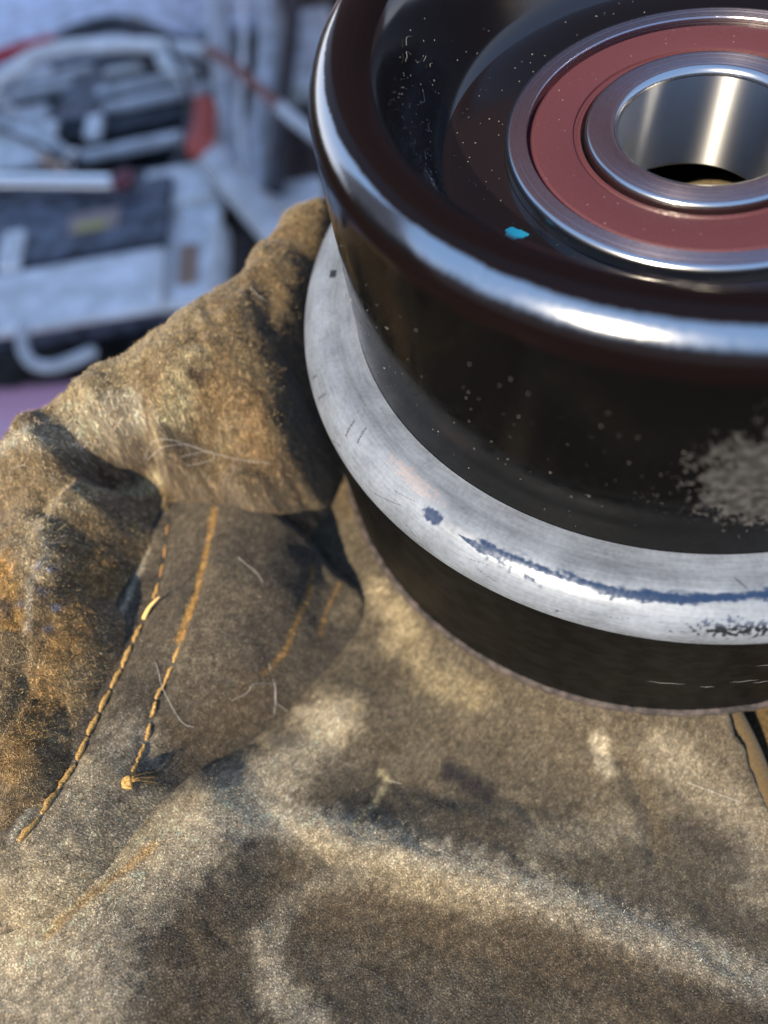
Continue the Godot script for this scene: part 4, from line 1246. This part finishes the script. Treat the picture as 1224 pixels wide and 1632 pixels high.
	for q in [[Vector3(-69.86, -9.10, -29.83), Vector3(-67.31, -9.11, -26.38), Vector3(-64.64, -9.31, -26.07), Vector3(-62.03, -9.10, -29.27), Vector3(-57.59, -10.08, -31.55), Vector3(-53.61, -10.51, -32.71)],
	[Vector3(-69.59, -9.21, -30.03), Vector3(-65.91, -9.90, -26.61), Vector3(-63.31, -9.06, -28.09), Vector3(-61.39, -9.19, -29.91)],
	[Vector3(-63.98, -10.91, -30.12), Vector3(-60.93, -9.78, -31.14), Vector3(-61.08, -9.03, -30.23), Vector3(-64.30, -10.33, -28.61)],
	[Vector3(-77.00, -10.31, -23.11), Vector3(-75.31, -8.86, -24.40), Vector3(-73.83, -8.95, -27.02)],
	[Vector3(-56.35, -35.10, -42.22), Vector3(-56.23, -37.70, -44.77), Vector3(-56.95, -40.41, -46.75)],
	[Vector3(-60.91, -39.68, -41.02), Vector3(-59.12, -38.62, -41.80), Vector3(-58.22, -37.75, -41.51), Vector3(-56.27, -37.16, -44.32), Vector3(-56.53, -38.86, -45.87), Vector3(-55.41, -39.83, -48.05)],
	[Vector3(-70.96, -32.27, -35.26), Vector3(-68.80, -35.71, -35.55), Vector3(-67.89, -38.79, -36.18), Vector3(-66.35, -42.23, -38.46), Vector3(-65.17, -42.84, -39.65)],
	[Vector3(-59.18, -21.66, -37.19), Vector3(-56.81, -23.97, -37.92), Vector3(-56.05, -25.31, -38.22)],
	[Vector3(-6.33, -53.33, -51.77), Vector3(-3.24, -54.82, -52.27), Vector3(-0.51, -56.12, -52.74)],
	[Vector3(-50.07, -7.47, -40.12), Vector3(-49.77, -7.15, -42.10)],
	[Vector3(-51.47, 8.60, -22.14), Vector3(-52.79, 9.58, -20.73)],
	[Vector3(-82.72, -13.95, -21.03), Vector3(-81.20, -13.60, -21.12), Vector3(-80.67, -13.88, -21.69)],
	[Vector3(-72.54, -8.24, -23.73), Vector3(-72.58, -8.59, -25.36)],
	[Vector3(-42.88, -49.76, -49.34), Vector3(-41.35, -50.25, -49.61)],
	[Vector3(-65.36, -8.66, -23.57), Vector3(-65.77, -6.39, -21.18)],
	[Vector3(-40.70, -58.55, -44.28), Vector3(-40.08, -59.75, -44.22)],
	[Vector3(-34.63, -61.87, -45.04), Vector3(-34.11, -62.38, -44.84)]]:
		var line := []
		for p in q:
			line.append(p + Vector3(0, 0, 0.25 + rng.randf() * 0.2))
		part("loose_hair", tube(smooth_line(line, 7), 0.017, 5).mesh(), hair, root)
	var nap_m := StandardMaterial3D.new()
	nap_m.vertex_color_use_as_albedo = true
	nap_m.roughness = 0.9
	nap_m.metallic_specular = 0.2
	nap([fold, fold, fold, palm, panel], 150000, root, nap_m)

func stitch_row(line: Array, s: Sheet, pitch: float, r: float, bury: float, from_: float, fresh: Material, old: Material, parent: Node3D) -> void:
	var pts := []
	for k in line.size() - 1:
		for t in 12:
			pts.append(line[k].lerp(line[k + 1], t / 12.0))
	pts.append(line[-1])
	var run := 0.0
	var total := 0.0
	for k in pts.size() - 1:
		total += pts[k].distance_to(pts[k + 1])
	var cur := []
	var start := 0.0
	for k in pts.size():
		if k > 0:
			run += pts[k].distance_to(pts[k - 1])
		var t := run - start
		if t < pitch * 0.95:
			cur.append([pts[k], t / (pitch * 0.95)])
		elif cur.size() > 2:
			var path := []
			var rad := []
			var share := start / total
			for c in cur:
				var q: Vector2 = c[0]
				q += Vector2(rng.randfn(), rng.randfn()) * 0.05
				path.append(Vector3(q.x, q.y, height_at(s, q.x, q.y) + r * 0.55 - bury * (1.0 - smoothstep(from_ - 0.1, from_ + 0.25, share)) - 0.5 * pow(absf(c[1] * 2.0 - 1.0), 3.0) * r))
				rad.append(r * (0.55 + 0.5 * sin(PI * clampf(c[1], 0.04, 0.96))) * rng.randf_range(0.8, 1.15) * lerpf(0.6, 1.0, smoothstep(0.05, 0.4, share)))
			part("stitch", tube(path, rad, 8).mesh(), fresh if share > from_ else old, parent)
			cur = []
		if t >= pitch:
			start = run
			cur = [[pts[k], 0.0]]
